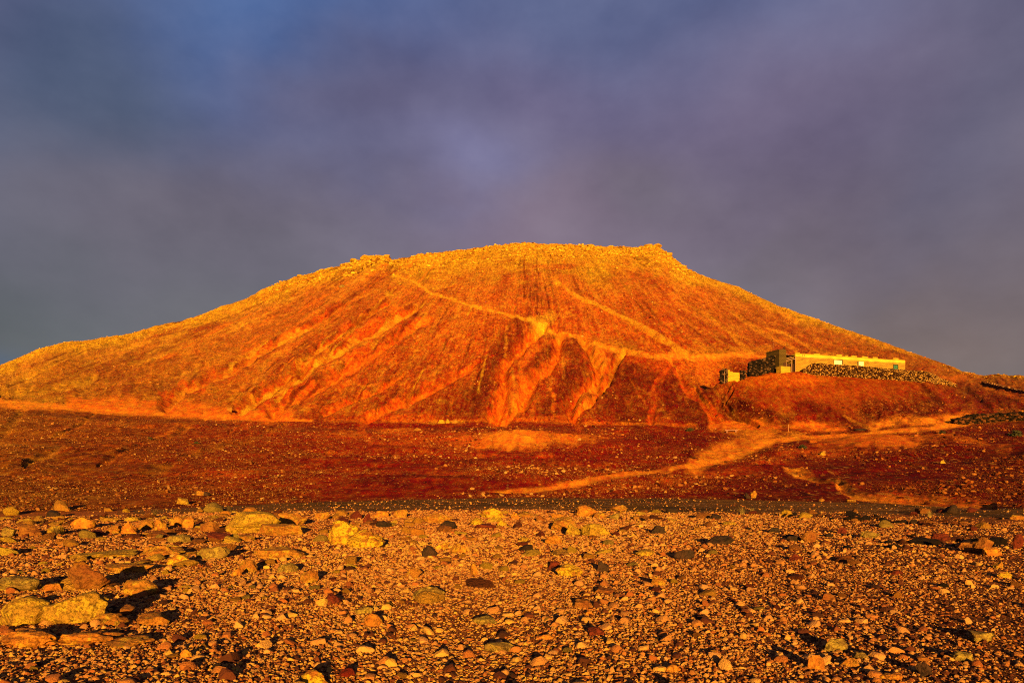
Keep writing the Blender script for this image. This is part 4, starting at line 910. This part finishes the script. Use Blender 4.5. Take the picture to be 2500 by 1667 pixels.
def small_stones(target):
    rr = random.Random(91); labels = set(); n = 0; tries = 0; spots = []
    while n < target and tries < 20000:
        tries += 1
        px = rr.uniform(-10, 2510); py = 1250 + 400 * rr.random() ** (2.6 if rr.random() < 0.75 else 0.9)
        if rr.random() < 0.45: px = rr.uniform(0, 1300); py = rr.uniform(1253, 1330) if rr.random() < 0.6 else rr.uniform(1253, 1480) 
        if py > 1655: continue
        if any(abs(px - q[0]) < q[2] + 10 and -45 < py - q[1] < 14 for q in placed): continue
        if any(math.hypot(px - a, (py - b) * 1.6) < 16 for a, b in spots): continue
        dark = rr.random() < (0.18 if px < 1500 else 0.62)
        mk = rr.choice(['maroon', 'black', 'rust', 'maroon']) if dark else rr.choice(['ochre', 'orange', 'lichen', 'yellow', 'olive', 'ochre'])
        yb = CAMZ * F / (py - HY); wpx = (rr.uniform(16, 50) if py < 1310 and px < 1500 else rr.uniform(13, 40)) * (1 if py < 1400 else 0.75); hp = wpx * rr.uniform(0.32, 0.6)
        big = 'small' if wpx < 22 else ('fair-sized' if wpx > 31 else 'middling')
        L = min(LAND, key=lambda q: math.hypot(px - q[0], 2.2 * (py - q[1])))
        dx, dy = px - L[0], (py - L[1]) * 2.2
        if abs(dx) > 1.8 * abs(dy): rel = 'right of' if dx > 0 else 'left of'
        elif abs(dy) > 1.8 * abs(dx): rel = 'in front of' if dy > 0 else 'behind'
        else: rel = ('in front and ' if dy > 0 else 'behind and ') + ('right of' if dx > 0 else 'left of')
        shape = 'flat' if hp < wpx * 0.42 else 'lumpy'
        lab = '%s %s %s stone %s %s' % (big, shape, COLNAME[mk], rel, L[2])
        if lab in labels or len(lab.split()) > 16: continue
        labels.add(lab); spots.append((px, py)); n += 1
        me = share[(mk, rr.choice([0, 3, 6, 9]) if shape == 'flat' else rr.choice([1, 2, 4, 5, 7, 8, 10, 11]))]
        W = wpx / F * yb; H = hp / F * yb; D = W * rr.uniform(0.6, 0.95); yc = yb + D * 0.3; x = (px - CX) / F * yc; g = gz(x, yc)
        o = link('stone', me, loc=(x, yc, g + H * 0.25)); o.scale = (W / 2, D / 2, H * 0.7); o.rotation_euler = (rr.uniform(-.15, .15), rr.uniform(-.2, .2), rr.uniform(-0.6, 0.6))
        tag(o, lab, 'rock', 'rocks lying on the gravel plain')
    print('small stones', n, 'of', target, 'tries', tries)
small_stones(160)


# ------------------------------------------------------------------ simple solids
def box_np(x0, x1, y0, y1, z0, z1):
    V = np.array([(x, y, z) for z in (z0, z1) for y in (y0, y1) for x in (x0, x1)], float)
    return V, np.array([(0, 2, 3, 1), (4, 5, 7, 6), (0, 1, 5, 4), (2, 6, 7, 3), (0, 4, 6, 2), (1, 3, 7, 5)])
class MB:
    def __init__(s): s.V = []; s.F = []; s.n = 0
    def add(s, V, Fc): s.V.append(np.asarray(V, float)); s.F.append(np.asarray(Fc) + s.n); s.n += len(V); return s
    def box(s, *a): return s.add(*box_np(*a))
    def bar(s, a, b, r, k=6, r2=None):
        a = Vector(a); b = Vector(b); d = (b - a).normalized(); u = d.orthogonal().normalized(); w = d.cross(u); r2 = r if r2 is None else r2
        V = []
        for p, q in ((a, r), (b, r2)):
            for i in range(k):
                t = 2 * math.pi * i / k; V.append(p + (u * math.cos(t) + w * math.sin(t)) * q)
        V += [a, b]; Fc = []
        for i in range(k):
            j = (i + 1) % k; Fc.append((i, j, k + j, k + i)); Fc.append((j, i, 2 * k, 2 * k)); Fc.append((k + i, k + j, 2 * k + 1, 2 * k + 1))
        return s.add([tuple(v) for v in V], [f for f in Fc if len(set(f)) == 4]) if False else s._poly(V, Fc)
    def _poly(s, V, Fc): s.V.append(np.array([tuple(v) for v in V])); s.F += [None]; s.F[-1] = np.array(Fc) + s.n; s.n += len(V); return s
    def build(s, name, mtl, parent=None, smooth=False, bevel=0.0):
        V = np.concatenate(s.V); me = bpy.data.meshes.new(name)
        faces = []
        for f in s.F:
            for q in f:
                t = list(dict.fromkeys(int(v) for v in q)); faces.append(t)
        me.from_pydata([tuple(v) for v in V], [], faces); me.update(); me.materials.append(mtl)
        if smooth: me.polygons.foreach_set('use_smooth', [True] * len(me.polygons)); sharpen(me, 40)
        o = link(name, me, parent)
        if bevel:
            b = o.modifiers.new('edge', 'BEVEL'); b.width = bevel; b.segments = 1
        return o
def empty(name, loc, rz=0.0):
    o = bpy.data.objects.new(name, None); COL.objects.link(o); o.location = loc; o.rotation_euler = (0, 0, rz); return o

def block_mat(name, c1, c2, mortar, top=None, ztop=3.0):
    """rough concrete block courses, stained; the upper courses rendered paler where the wall is newer"""
    m, t = mat(name); oc = t.n('ShaderNodeTexCoord').outputs['Object']
    sx = t.n('ShaderNodeSeparateXYZ'); t.put(sx, 0, oc)
    cv = t.n('ShaderNodeCombineXYZ'); t.put(cv, 0, t.m('ADD', sx.outputs[0], sx.outputs[1])); t.put(cv, 1, sx.outputs[2]); t.put(cv, 2, 0.0)
    br = t.n('ShaderNodeTexBrick'); t.put(br, 'Vector', cv.outputs[0]); t.put(br, 'Scale', 1.0); t.put(br, 'Brick Width', 0.5); t.put(br, 'Row Height', 0.25)
    t.put(br, 'Mortar Size', 0.022); t.put(br, 'Color1', rgba(c1)); t.put(br, 'Color2', rgba(c2)); t.put(br, 'Mortar', rgba(mortar)); t.put(br, 'Mortar Smooth', 0.2); t.put(br, 'Bias', -0.2)
    mp = t.n('ShaderNodeMapping'); t.put(mp, 0, oc); t.put(mp, 'Scale', (0.35, 0.35, 1.6)); n1 = t.noise(mp.outputs[0], 1.3, 5, 0.65); n2 = t.noise(oc, 6, 4, 0.7)
    c = br.outputs[0]
    if top is not None:
        c = t.mix(t.rng(t.m('ADD', sx.outputs[2], t.m('MULTIPLY', t.m('SUBTRACT', n1, 0.5), 0.5)), ztop - 0.12, ztop + 0.12, 0, 0.85), c, top)
    hs = t.n('ShaderNodeHueSaturation'); t.put(hs, 'Color', c); t.put(hs, 'Value', t.m('ADD', t.m('MULTIPLY', n1, 1.5), t.m('MULTIPLY', n2, 0.5)))
    finish(t, hs.outputs[0], 0.9, t.m('ADD', t.m('MULTIPLY', br.outputs['Fac'], -0.6), n2), 0.03, 0.8, 0.1)
    return m
def plain_mat(name, c, rough=0.8, var=0.6, sc=3.0, spec=0.2):
    m, t = mat(name); oc = t.n('ShaderNodeTexCoord').outputs['Object']; n = t.noise(oc, sc, 5, 0.65)
    hs = t.n('ShaderNodeHueSaturation'); t.put(hs, 'Color', rgba(c)); t.put(hs, 'Value', t.m('ADD', 1 - var / 2, t.m('MULTIPLY', n, var)))
    finish(t, hs.outputs[0], rough, n, 0.02, 0.5, spec); return m
def stonewall_mat(name, dark, light, bias=0.5):
    m, t = mat(name); a = t.n('ShaderNodeAttribute', attribute_name='tint').outputs['Fac']; pos = t.n('ShaderNodeNewGeometry').outputs['Position']
    n = t.noise(pos, 5, 4, 0.7)
    cr = t.n('ShaderNodeValToRGB'); e = cr.color_ramp.elements; e[0].position = bias - 0.25; e[1].position = min(1, bias + 0.4); e[0].color = rgba(dark); e[1].color = rgba(light); t.put(cr, 0, a)
    hs = t.n('ShaderNodeHueSaturation'); t.put(hs, 'Color', cr.outputs[0]); t.put(hs, 'Value', t.m('ADD', 0.4, t.m('MULTIPLY', n, 1.1)))
    finish(t, hs.outputs[0], 0.9, n, 0.05, 0.8, 0.1); return m
M['block'] = block_mat('block_wall', (0.30, 0.17, 0.025), (0.20, 0.105, 0.02), (0.09, 0.05, 0.015), (0.52, 0.33, 0.03), 2.62)
M['block_dark'] = block_mat('dim_block', (0.075, 0.045, 0.012), (0.05, 0.03, 0.008), (0.03, 0.02, 0.008))
M['block_yellow'] = block_mat('yellow_block', (0.38, 0.23, 0.018), (0.28, 0.16, 0.014), (0.26, 0.14, 0.02))
M['darkwood'] = plain_mat('dark_timber', (0.035, 0.012, 0.008)); M['paletimber'] = plain_mat('weathered_timber', (0.22, 0.12, 0.08))
M['board'] = plain_mat('cream_board', (0.72, 0.60, 0.42), 0.6, 0.25); M['hole'] = plain_mat('dark_glass', (0.02, 0.02, 0.018), 0.15, 0.3, 3, 0.5)
M['teal'] = plain_mat('teal_shutter', (0.03, 0.10, 0.075), 0.4, 0.5); M['mauve'] = plain_mat('pale_stone', (0.22, 0.10, 0.09), 0.8); M['steel'] = plain_mat('rusty_metal', (0.12, 0.05, 0.03), 0.5)
M['roof'] = plain_mat('flat_roof', (0.20, 0.10, 0.04)); M['postpale'] = plain_mat('pale_post', (0.35, 0.18, 0.10))
M['wall_mix'] = stonewall_mat('rubble_stone', (0.022, 0.006, 0.004), (0.42, 0.22, 0.06), 0.72)
M['wall_dark'] = stonewall_mat('basalt_rubble', (0.007, 0.004, 0.004), (0.14, 0.07, 0.04), 0.9)
M['wall_dark2'] = stonewall_mat('dark_field_stone', (0.008, 0.004, 0.003), (0.12, 0.04, 0.014), 0.8)
M['wall_line'] = stonewall_mat('pale_rubble', (0.05, 0.012, 0.006), (0.36, 0.18, 0.08), 0.6)

def stone_wall(name, path, thick, size, mtl, label, seed, parent=None, tidy=0.0, cap=True, sink=0.4):
    """dry-stone wall: many separate stones heaped round a core; path = (x, y, zbase, ztop)"""
    rs = np.random.RandomState(seed); shapes = [rock_shape(7000 + seed + 3 * k, 1, cuts=6, depth=(0.5, 0.85), rough=0.05) for k in range(10)]
    VV = []; FF = []; TT = []; n = 0
    seg = [math.hypot(path[i + 1][0] - path[i][0], path[i + 1][1] - path[i][1]) for i in range(len(path) - 1)]; L = sum(seg); cs = np.cumsum([0] + seg)
    area = sum(seg[i] * ((path[i][3] - path[i][2]) + (path[i + 1][3] - path[i + 1][2])) / 2 + seg[i] * sink for i in range(len(seg)))
    count = int((area * 2 + L * thick) / (size * size) * 1.5)
    a = np.array(path)
    for k in range(count):
        u = rs.uniform(0, L); c = [np.interp(u, cs, a[:, j]) for j in range(4)]; i = min(np.searchsorted(cs, u, 'right') - 1, len(seg) - 1)
        tx, ty = (a[i + 1, 0] - a[i, 0]) / seg[i], (a[i + 1, 1] - a[i, 1]) / seg[i]
        h = rs.uniform(0, 1); off = rs.choice([-1, -1, 1, rs.uniform(-1, 1)]) * thick / 2 * (1.15 - 0.35 * h) + rs.normal(0, size * 0.15)
        zb = c[2] - sink; z = zb + (c[3] - zb) * h + rs.normal(0, size * 0.12)
        if abs(off) < thick * 0.3: z = c[3] + rs.normal(0, size * 0.2)
        r = size * rs.uniform(0.35, 0.75); V, Fc = shapes[rs.randint(10)]
        t = rs.uniform(0, 6.28); R3 = np.array([[math.cos(t), -math.sin(t), 0], [math.sin(t), math.cos(t), 0], [0, 0, 1]])
        VV.append((V * np.array([r * 1.2, r, r * 0.8])) @ R3.T + np.array([c[0] - ty * off, c[1] + tx * off, z])); FF.append(Fc + n); TT.append(np.full(len(V), rs.uniform())); n += len(V)
    # core
    for i in range(len(seg)):
        tx, ty = (a[i + 1, 0] - a[i, 0]) / seg[i], (a[i + 1, 1] - a[i, 1]) / seg[i]; q = thick * 0.42
        V = []
        for p in (a[i], a[i + 1]):
            for sg in (-1, 1):
                for zz, kk in ((p[2] - sink, 1.1), (p[3] - size * 0.35, 0.75)): V.append((p[0] - ty * q * sg * kk, p[1] + tx * q * sg * kk, zz))
        V = np.array(V); Fc = np.array([(0, 1, 3), (0, 3, 2), (4, 6, 7), (4, 7, 5), (0, 4, 5), (0, 5, 1), (2, 3, 7), (2, 7, 6), (1, 5, 7), (1, 7, 3)])
        VV.append(V); FF.append(Fc + n); TT.append(np.zeros(8)); n += 8
    me = mesh_np(name, np.concatenate(VV), np.concatenate(FF), False); at = me.attributes.new('tint', 'FLOAT', 'POINT'); at.data.foreach_set('value', np.concatenate(TT).astype(np.float32))
    o = link(name, me, parent, mats=[mtl])
    if label: tag(o, label, 'stone wall')
    return o

# ------------------------------------------------------------------ the house on the mound
def wall_cells(mb, L0, L1, y0, y1, z0, z1, holes):
    """a wall of boxes that leaves its openings free; holes = (x0, x1, z0, z1)"""
    xs = sorted({L0, L1} | {h[0] for h in holes} | {h[1] for h in holes})
    for i in range(len(xs) - 1):
        a, b = xs[i], xs[i + 1]; hh = [h for h in holes if h[0] <= a + 1e-6 and h[1] >= b - 1e-6]
        if not hh: mb.box(a, b, y0, y1, z0, z1)
        else: mb.box(a, b, y0, y1, z0, hh[0][2]); mb.box(a, b, y0, y1, hh[0][3], z1)
A = P(1942, 892, 140.5); B = P(2210, 905, 149.0); HL = math.hypot(B.x - A.x, B.y - A.y); HROT = math.atan2(B.y - A.y, B.x - A.x)
HZ = z_of(862, 140.5) - 3.25
house = empty('block_house', (A.x, A.y, HZ), HROT)
tag(house, 'long low block-built house with three small windows on top of the red mound', 'house')
fx = lambda f: f * HL
wins = [(fx(.339), fx(.411), 1.55, 2.40), (fx(.547), fx(.609), 1.50, 2.42), (fx(.888), fx(.928), 1.05, 2.10)]
mb = MB(); wall_cells(mb, 0, HL, 0, 0.3, -2.5, 3.1, wins)
mb.box(0, 0.3, 0.3, 6, -2.5, 3.1); mb.box(HL - 0.3, HL, 0.3, 6, -2.5, 3.1); mb.box(0, HL, 6, 6.3, -2.5, 3.1)
mb.build('wall', M['block'], house)
MB().box(0.3, HL - 0.3, 0.3, 6, 2.7, 2.85).build('roof', M['roof'], house)
pm = MB(); rr = random.Random(3)
for a, b, h in ((0, 1.0, .35), (1.0, 4.3, .16), (4.3, 5.8, .30), (5.8, fx(.36), .12), (fx(.36), fx(.41), .42), (fx(.41), fx(.44), .10), (fx(.44), fx(.465), .36), (fx(.465), fx(.495), .10), (fx(.495), fx(.545), .38), (fx(.545), fx(.594), .08),
                (fx(.594), fx(.644), .36), (fx(.644), fx(.693), .07), (fx(.693), fx(.738), .34), (fx(.738), fx(.886), .05), (fx(.886), fx(.936), .42), (fx(.936), HL, .10)):
    pm.box(a + 0.01, b - 0.01, -0.03, 0.27, 3.1, 3.1 + h)
pm.build('parapet', M['block_yellow'], house, bevel=0.02)
for k, (a, b, c, d_) in enumerate(wins):
    f = MB().box(a - .12, b + .12, -.05, .10, c - .12, c).box(a - .12, b + .12, -.05, .10, d_, d_ + .10).box(a - .12, a, -.05, .10, c, d_).box(b, b + .12, -.05, .10, c, d_).build('window', M['darkwood' if k != 1 else 'block_yellow'], house)
    if k == 0: MB().box(a, b, .04, .09, c, d_).build('shutter', M['board'], f)
    if k == 1:
        m_ = a + (b - a) * .28; MB().box(a, m_, .12, .16, c, d_).build('pane', M['hole'], f); MB().box(m_, b, .04, .09, c, d_).build('shutter', M['board'], f)
    if k == 2: MB().box(a, b, .04, .09, c, d_).box(a + (b - a) * .47, a + (b - a) * .53, .0, .04, c, d_).build('shutter', M['teal'], f)
f = MB().box(1.55, 1.63, -.05, -.003, 2.75, 3.05).box(2.07, 2.15, -.05, -.003, 2.75, 3.05).box(1.55, 2.15, -.05, -.003, 3.05, 3.11).build('wall_vent', M['steel'], house)
MB().box(HL * .72, HL * .78, -.06, -.004, .55, .95).build('patched_blocks', M['block_yellow'], house)
MB().bar((HL * .50, 2.6, 2.8), (HL * .50, 2.6, 4.5), .035).bar((HL * .50 - .3, 2.6, 4.2), (HL * .50 + .3, 2.6, 4.2), .02).build('antenna', M['steel'], house)
# entrance tower and open porch at the left end
tw = MB().box(-3.95, -3.65, -.3, 3.5, -2.2, 3.75).box(-3.65, -2.35, -.3, 0, -2.2, 3.75).box(-2.65, -2.35, 0, 3.5, -2.2, 3.75).box(-3.65, -2.65, 3.2, 3.5, -2.2, 3.75).build('entrance_tower', M['block_dark'], house)
MB().box(-3.62, -2.68, .02, 3.18, 3.4, 3.55).build('tower_roof', M['roof'], tw)
MB().box(-3.0, -2.42, -.36, -.303, -.3, 1.35).build('door', M['darkwood'], tw)
po = MB().box(-2.34, -.02, 3.0, 3.2, -2.2, 2.9).build('porch_back', M['darkwood'], house)
pr = MB()
for k in range(6):
    z = 1.55 + k * .26; pr.bar((-2.3, -.1 + k * .45, z), (-.1, -.1 + k * .45, z + .62), .07)
pr.build('porch_rafters', M['paletimber'], house)
MB().bar((-.95, -.1, -1), (-.95, -.1, 1.9), .07).bar((-2.2, -.1, -1), (-2.2, -.1, 1.5), .07).bar((-.12, -.12, -1), (-.12, -.12, 2.6), .08).build('porch_posts', M['paletimber'], house)
MB().box(-2.3, -.1, .4, 2.9, -1.6, 1.25).build('porch_screen', M['darkwood'], house)
MB().box(-2.33, -.03, .1, 3.0, 2.75, 2.87).build('porch_roof', M['darkwood'], house)
MB().box(-4.6, -2.45, -1.6, -1.3, -1.8, .35).box(-4.6, -4.3, -1.3, -.3, -1.8, .35).build('low_wall', M['block_yellow'], house)

def leafy(name, loc, r, h, mtl, label, cat, seed, n=160, parent=None, blade=0.12):
    rr = random.Random(seed); V = []; Fc = []
    for k in range(n):
        a = rr.uniform(0, 6.283); e = rr.uniform(0.1, 1.45); rad = rr.uniform(0.35, 1.0)
        c = Vector((math.cos(a) * math.cos(e) * r * rad, math.sin(a) * math.cos(e) * r * rad, math.sin(e) * h * rad))
        d = Vector((rr.gauss(0, 1), rr.gauss(0, 1), rr.gauss(.4, 1))).normalized(); u = d.orthogonal().normalized(); L = blade * rr.uniform(.6, 1.4)
        i = len(V); V += [c - u * L * .3, c + d * L, c + u * L * .3, c - d * L * .6]; Fc.append((i, i + 1, i + 2, i + 3))
    for k in range(7):
        a = rr.uniform(0, 6.283); tip = Vector((math.cos(a) * r * .6, math.sin(a) * r * .6, h * rr.uniform(.5, .9))); w = Vector((-math.sin(a), math.cos(a), 0)) * blade * .12
        i = len(V); V += [-w, w, tip + w * .4, tip - w * .4]; Fc.append((i, i + 1, i + 2, i + 3))
    me = bpy.data.meshes.new(name); me.from_pydata([tuple(v) for v in V], [], Fc); me.materials.append(mtl)
    o = link(name, me, parent, loc=loc)
    if label: tag(o, label, cat)
    return o
def tuft(name, loc, h, spread, mtl, label, seed, n=60):
    rr = random.Random(seed); V = []; Fc = []
    for k in range(n):
        a = rr.uniform(0, 6.283); L = h * rr.uniform(.5, 1.1); b = rr.uniform(.2, 1.0) * spread; w = .006 * rr.uniform(.7, 1.4)
        root = Vector((rr.gauss(0, .03), rr.gauss(0, .03), 0)); dr = Vector((math.cos(a), math.sin(a), 0)); sd = Vector((-dr.y, dr.x, 0)) * w; p0 = None
        for s_ in range(5):
            q = s_ / 4; p = root + dr * b * q * q + Vector((0, 0, L * (q - .25 * q * q * (b / max(spread, .01))))); ww = sd * (1 - q * .85); i = len(V); V += [p - ww, p + ww]
            if s_: Fc.append((i - 2, i - 1, i + 1, i))
    me = bpy.data.meshes.new(name); me.from_pydata([tuple(v) for v in V], [], Fc); me.materials.append(mtl)
    o = link(name, me, loc=loc); tag(o, label, 'grass tuft', 'dry grass tufts at the road edge'); return o
M['leaf'] = plain_mat('dark_leaf', (0.035, 0.032, 0.012), 0.8); M['straw'] = plain_mat('dry_grass', (0.22, 0.15, 0.05), 0.8); M['darkstraw'] = plain_mat('dark_dry_grass', (0.10, 0.06, 0.02), 0.8)
pt = P(1915, 852, 141.0)
leafy('rooftop_bush', (pt.x, 141.5, HZ + 3.5), .45, 1.0, M['leaf'], 'dark spiky plant growing on top of the entrance tower of the block house', 'plant', 4, 120, blade=.16)

def gpt(px, hpx, pbase):
    y = hit(px, pbase); p = P(px, pbase, y); return (p.x, y, p.z, p.z + hpx / F * y)
def wpt(px, ptop, pbase, y, own=True):
    p = P(px, pbase, y); g = gz(p.x, y); return (p.x, y, min(p.z, g) if own else p.z, P(px, ptop, y).z)
stone_wall('stone_wall', [wpt(1960, 903, 905, 137.6), wpt(1984, 888, 907, 137.2), wpt(2040, 891, 911, 137.2), wpt(2100, 895, 915, 137.2), wpt(2160, 901, 920, 137.4), wpt(2210, 905, 924, 137.6), wpt(2262, 908, 929, 137.6)],
           1.1, .21, M['wall_mix'], 'rubble retaining wall of mixed pale and dark stones in front of the block house', 1)
stone_wall('stone_wall', [wpt(2262, 910, 929, 137.8), gpt(2285, 14, 934), gpt(2305, 9, 938), gpt(2330, 6, 944)], .9, .28, M['wall_mix'], 'low broken end of rubble wall trailing off right of the block house', 2)
stone_wall('stone_wall', [wpt(1827, 885, 902, 139.2), wpt(1846, 882, 901, 139.6), wpt(1868, 876, 898, 140), wpt(1893, 868, 893, 140.6)], .9, .36, M['wall_dark'], 'dark basalt wall climbing to the left corner of the block house', 3)
stone_wall('stone_wall', [gpt(2325, 8, 1034), gpt(2370, 18, 1032), gpt(2430, 18, 1028), gpt(2520, 18, 1026)], 1.2, .34, M['wall_dark2'], 'dark stone wall beside the track at the right edge', 4)
stone_wall('stone_wall', [gpt(2400, 4, 936), gpt(2440, 4, 945), gpt(2480, 5, 955), gpt(2520, 5, 963)], .6, .3, M['wall_line'], 'thin line of pale stones crossing the low ridge at the right edge', 5)
# ruined hut left of the house
RY = min(hit(1790, 930), 140.0); r0 = P(1777, 928, RY); RZ = r0.z
ru = empty('ruined_hut', (r0.x, RY, RZ), 0.05); tag(ru, 'small ruined yellow block hut with two dark stone piers left of the house', 'ruin')
sc_ = RY / F; hz = lambda py: P(0, py, RY).z - RZ
MB().box(0, 29 * sc_, 0, .35, -1.5, hz(909)).box(0, 5 * sc_, 0, .35, hz(909), hz(903)).box(5 * sc_, 12 * sc_, 0, .35, hz(909), hz(907)).build('front_wall', M['block_yellow'], ru)
MB().box(0, .3, .36, 3, -1.5, hz(905)).box(29 * sc_ - .3, 29 * sc_, .36, 3, -1.5, hz(909)).build('side_wall', M['block_dark'], ru)
o = stone_wall('stone_pier', [(-19 * sc_, .1, -.9, hz(908)), (-12 * sc_, .05, -.9, hz(902)), (-2 * sc_, 0, -.9, hz(902))], .7, .32, M['wall_dark'], None, 11, ru)
o = stone_wall('stone_pier', [(30 * sc_, -.05, -.9, hz(907)), (43 * sc_, .2, -.9, hz(906))], .7, .32, M['wall_dark'], None, 12, ru)
MB().bar((-4 * sc_, -.4, -.8), (-4 * sc_, -.4, hz(901)), .06).bar((-10 * sc_, -.45, -.8), (-10 * sc_, -.45, hz(908)), .05).build('timber_prop', M['paletimber'], ru)
# bench and posts by the track
by = hit(1785, 1056); bp = P(1785, 1056, by); bw = 32 / F * by
be = empty('stone_bench', (bp.x, by, bp.z - .05), 0.0); tag(be, 'pale stone bench standing by the track below the ruined hut', 'bench')
MB().box(-bw / 2, bw / 2, -.22, .22, .36, .48).build('seat', M['mauve'], be, bevel=.015)
for sg in (-1, 1): MB().box(sg * bw * .34 - .08, sg * bw * .34 + .08, -.17, .17, -.2, .36).build('leg', M['mauve'], be, bevel=.01)
def post(px, ptop, pbase, r, mtl, label):
    y = hit(px, pbase); p = P(px, pbase, y); o = MB().bar((0, 0, -.3), (0, 0, (pbase - ptop) / F * y), r, 8).build('post', mtl); o.location = (p.x, y, p.z); tag(o, label, 'post')
post(1925, 1036, 1053, .03, M['postpale'], 'thin pale post by the track below the mound')
post(1888, 838, 850, .07, M['steel'], 'dark post on the slope above the house, left of its tower')
# rocks standing on the slopes
SLOPE = [(1070,1085,1024,1034,'yellow','yellow boulder at the left end of the row at the foot of the gullies'),(1086,1100,1022,1033,'yellow','middle yellow boulder of the row at the foot of the gullies'),(1102,1120,1022,1034,'ochre','right-hand boulder of the row at the foot of the gullies'),
 (430,458,1216,1231,'lichen','pale yellow boulder on the dark foot of the slope, alone at the left'),(474,500,1198,1211,'ochre','ochre boulder with a black rock beside it low on the left slope'),(494,510,1200,1212,'black','black rock right of the ochre boulder low on the left slope'),
 (1010,1030,1044,1052,'ochre','flat ochre rock left of the pale orange sand patch'),(1834,1850,1198,1216,'ochre','upright ochre rock at the edge of the road'),(1820,1834,1202,1217,'black','black rock left of the upright ochre rock by the road'),
 (552,566,994,1004,'ochre','single round rock on the track at the foot of the left gully'),(2003,2018,1102,1112,'lichen','pale rock on the dark red slope right of the dirt road'),(2090,2120,1045,1052,'black','dark rock by the track right of the mound'),
 (2296,2310,1122,1132,'lichen','yellow rock in the stony red slope near the right edge'),(1935,1952,1158,1164,'ochre','flat ochre stone beside the pale wash at the lower right'),(2002,2014,1216,1224,'ochre','ochre stone at the hill foot on the road edge'),
 (2070,2092,1219,1226,'ochre','flat yellow stone at the hill foot right of the pale wash'),(155,170,1240,1250,'ochre','small ochre rock on the dark ground at the far left of the road'),(826,842,694,702,'olive','grey rock alone below the lichened crest at the left')]
for k, (x0, x1, top, base, mk, label) in enumerate(SLOPE):
    px = (x0 + x1) / 2; y = hit(px, base); W = (x1 - x0) / F * y * 1.1; H = (base - top) / F * y; p = P(px, base, y)
    me = boulder_mesh(9000 + k * 11, W, W * .8, H * .75, M[mk], {}, 3); o = link('boulder', me, loc=(p.x, y + W * .3, p.z + H * .3)); tag(o, label, 'rock', 'rocks lying on the slopes')
# outcrop on the crest
rr = random.Random(12)
for k, (px, py, w, h) in enumerate([(735, 683, 20, 10), (778, 668, 16, 9), (842, 655, 26, 12), (868, 648, 30, 13), (896, 641, 34, 13), (926, 637, 30, 12), (945, 632, 16, 10), (1582, 606, 24, 12), (1604, 612, 24, 14), (1632, 628, 20, 12), (1262, 600, 22, 8), (1440, 604, 22, 8)]):
    y = curve(RIDGE_Y, px) - rr.uniform(1, 5); W = w / F * y; H = h / F * y * .62; x = (px - CX) / F * y
    me = boulder_mesh(9500 + k * 5, W, W * .8, H * .6, M['crest_solid'] if 'crest_solid' in M else M['yellow'], {}, 4); o = link('crag', me, loc=(x, y, gz(x, y) + H * .15))
    tag(o, ['low crag leftmost on the lichened ridge', 'second crag from the left on the ridge', 'crag at the left foot of the long outcrop on the ridge', 'left crag of the long outcrop on the ridge', 'middle crag of the long outcrop, over its black hollow', 'right crag of the long outcrop on the ridge', 'last crag before the notch in the ridge', 'left crag of the knob at the right end of the summit', 'highest crag of the knob at the right end of the summit', 'crag sloping down on the right of the summit knob', 'small crag at the highest point of the summit', 'small crag between the summit and its right-hand knob'][k], 'rock', 'crags along the crest')
# plants
for k, (px, py, w, lab) in enumerate([(1685, 1052, 20, 'small dark bush left of the stone bench'), (366, 1072, 14, 'dark bush on the slope at the left under the track'), (1960, 1094, 22, 'dark bush on the bank of the dirt road'),
                                      (2480, 1064, 34, 'black-green bush at the right edge below the stone wall'), (2300, 1058, 18, 'dark bush on the orange bank at the right'), (480, 1083, 14, 'tiny dark bush on the left slope right of the bare gully')]):
    y = hit(px, py); p = P(px, py, y); r = w / 2 / F * y; leafy('bush', (p.x, y, p.z - .05), r, r * .9, M['leaf'], lab, 'bush', 60 + k, 240, blade=r * .28)
for k, (px, py, h, mk, lab) in enumerate([(1812, 1256, .34, 'straw', 'pale dry grass tuft beside the black stones right of the centre'), (1836, 1255, .26, 'straw', 'lower pale dry grass tuft at the road edge'), (135, 1306, .30, 'darkstraw', 'dry tuft among the boulders at the far left'),
                                          (378, 1262, .34, 'darkstraw', 'thin dry tuft behind the pair of round rocks'), (560, 1254, .34, 'darkstraw', 'thin dry tuft left of the largest domed boulder'), (2270, 1262, .26, 'straw', 'dry tuft on the dark road at the right')]):
    y = CAMZ * F / (py - HY); x = (px - CX) / F * y; tuft('grass_tuft', (x, y, gz(x, y)), h, h * .9, M[mk], lab, 80 + k, 70)
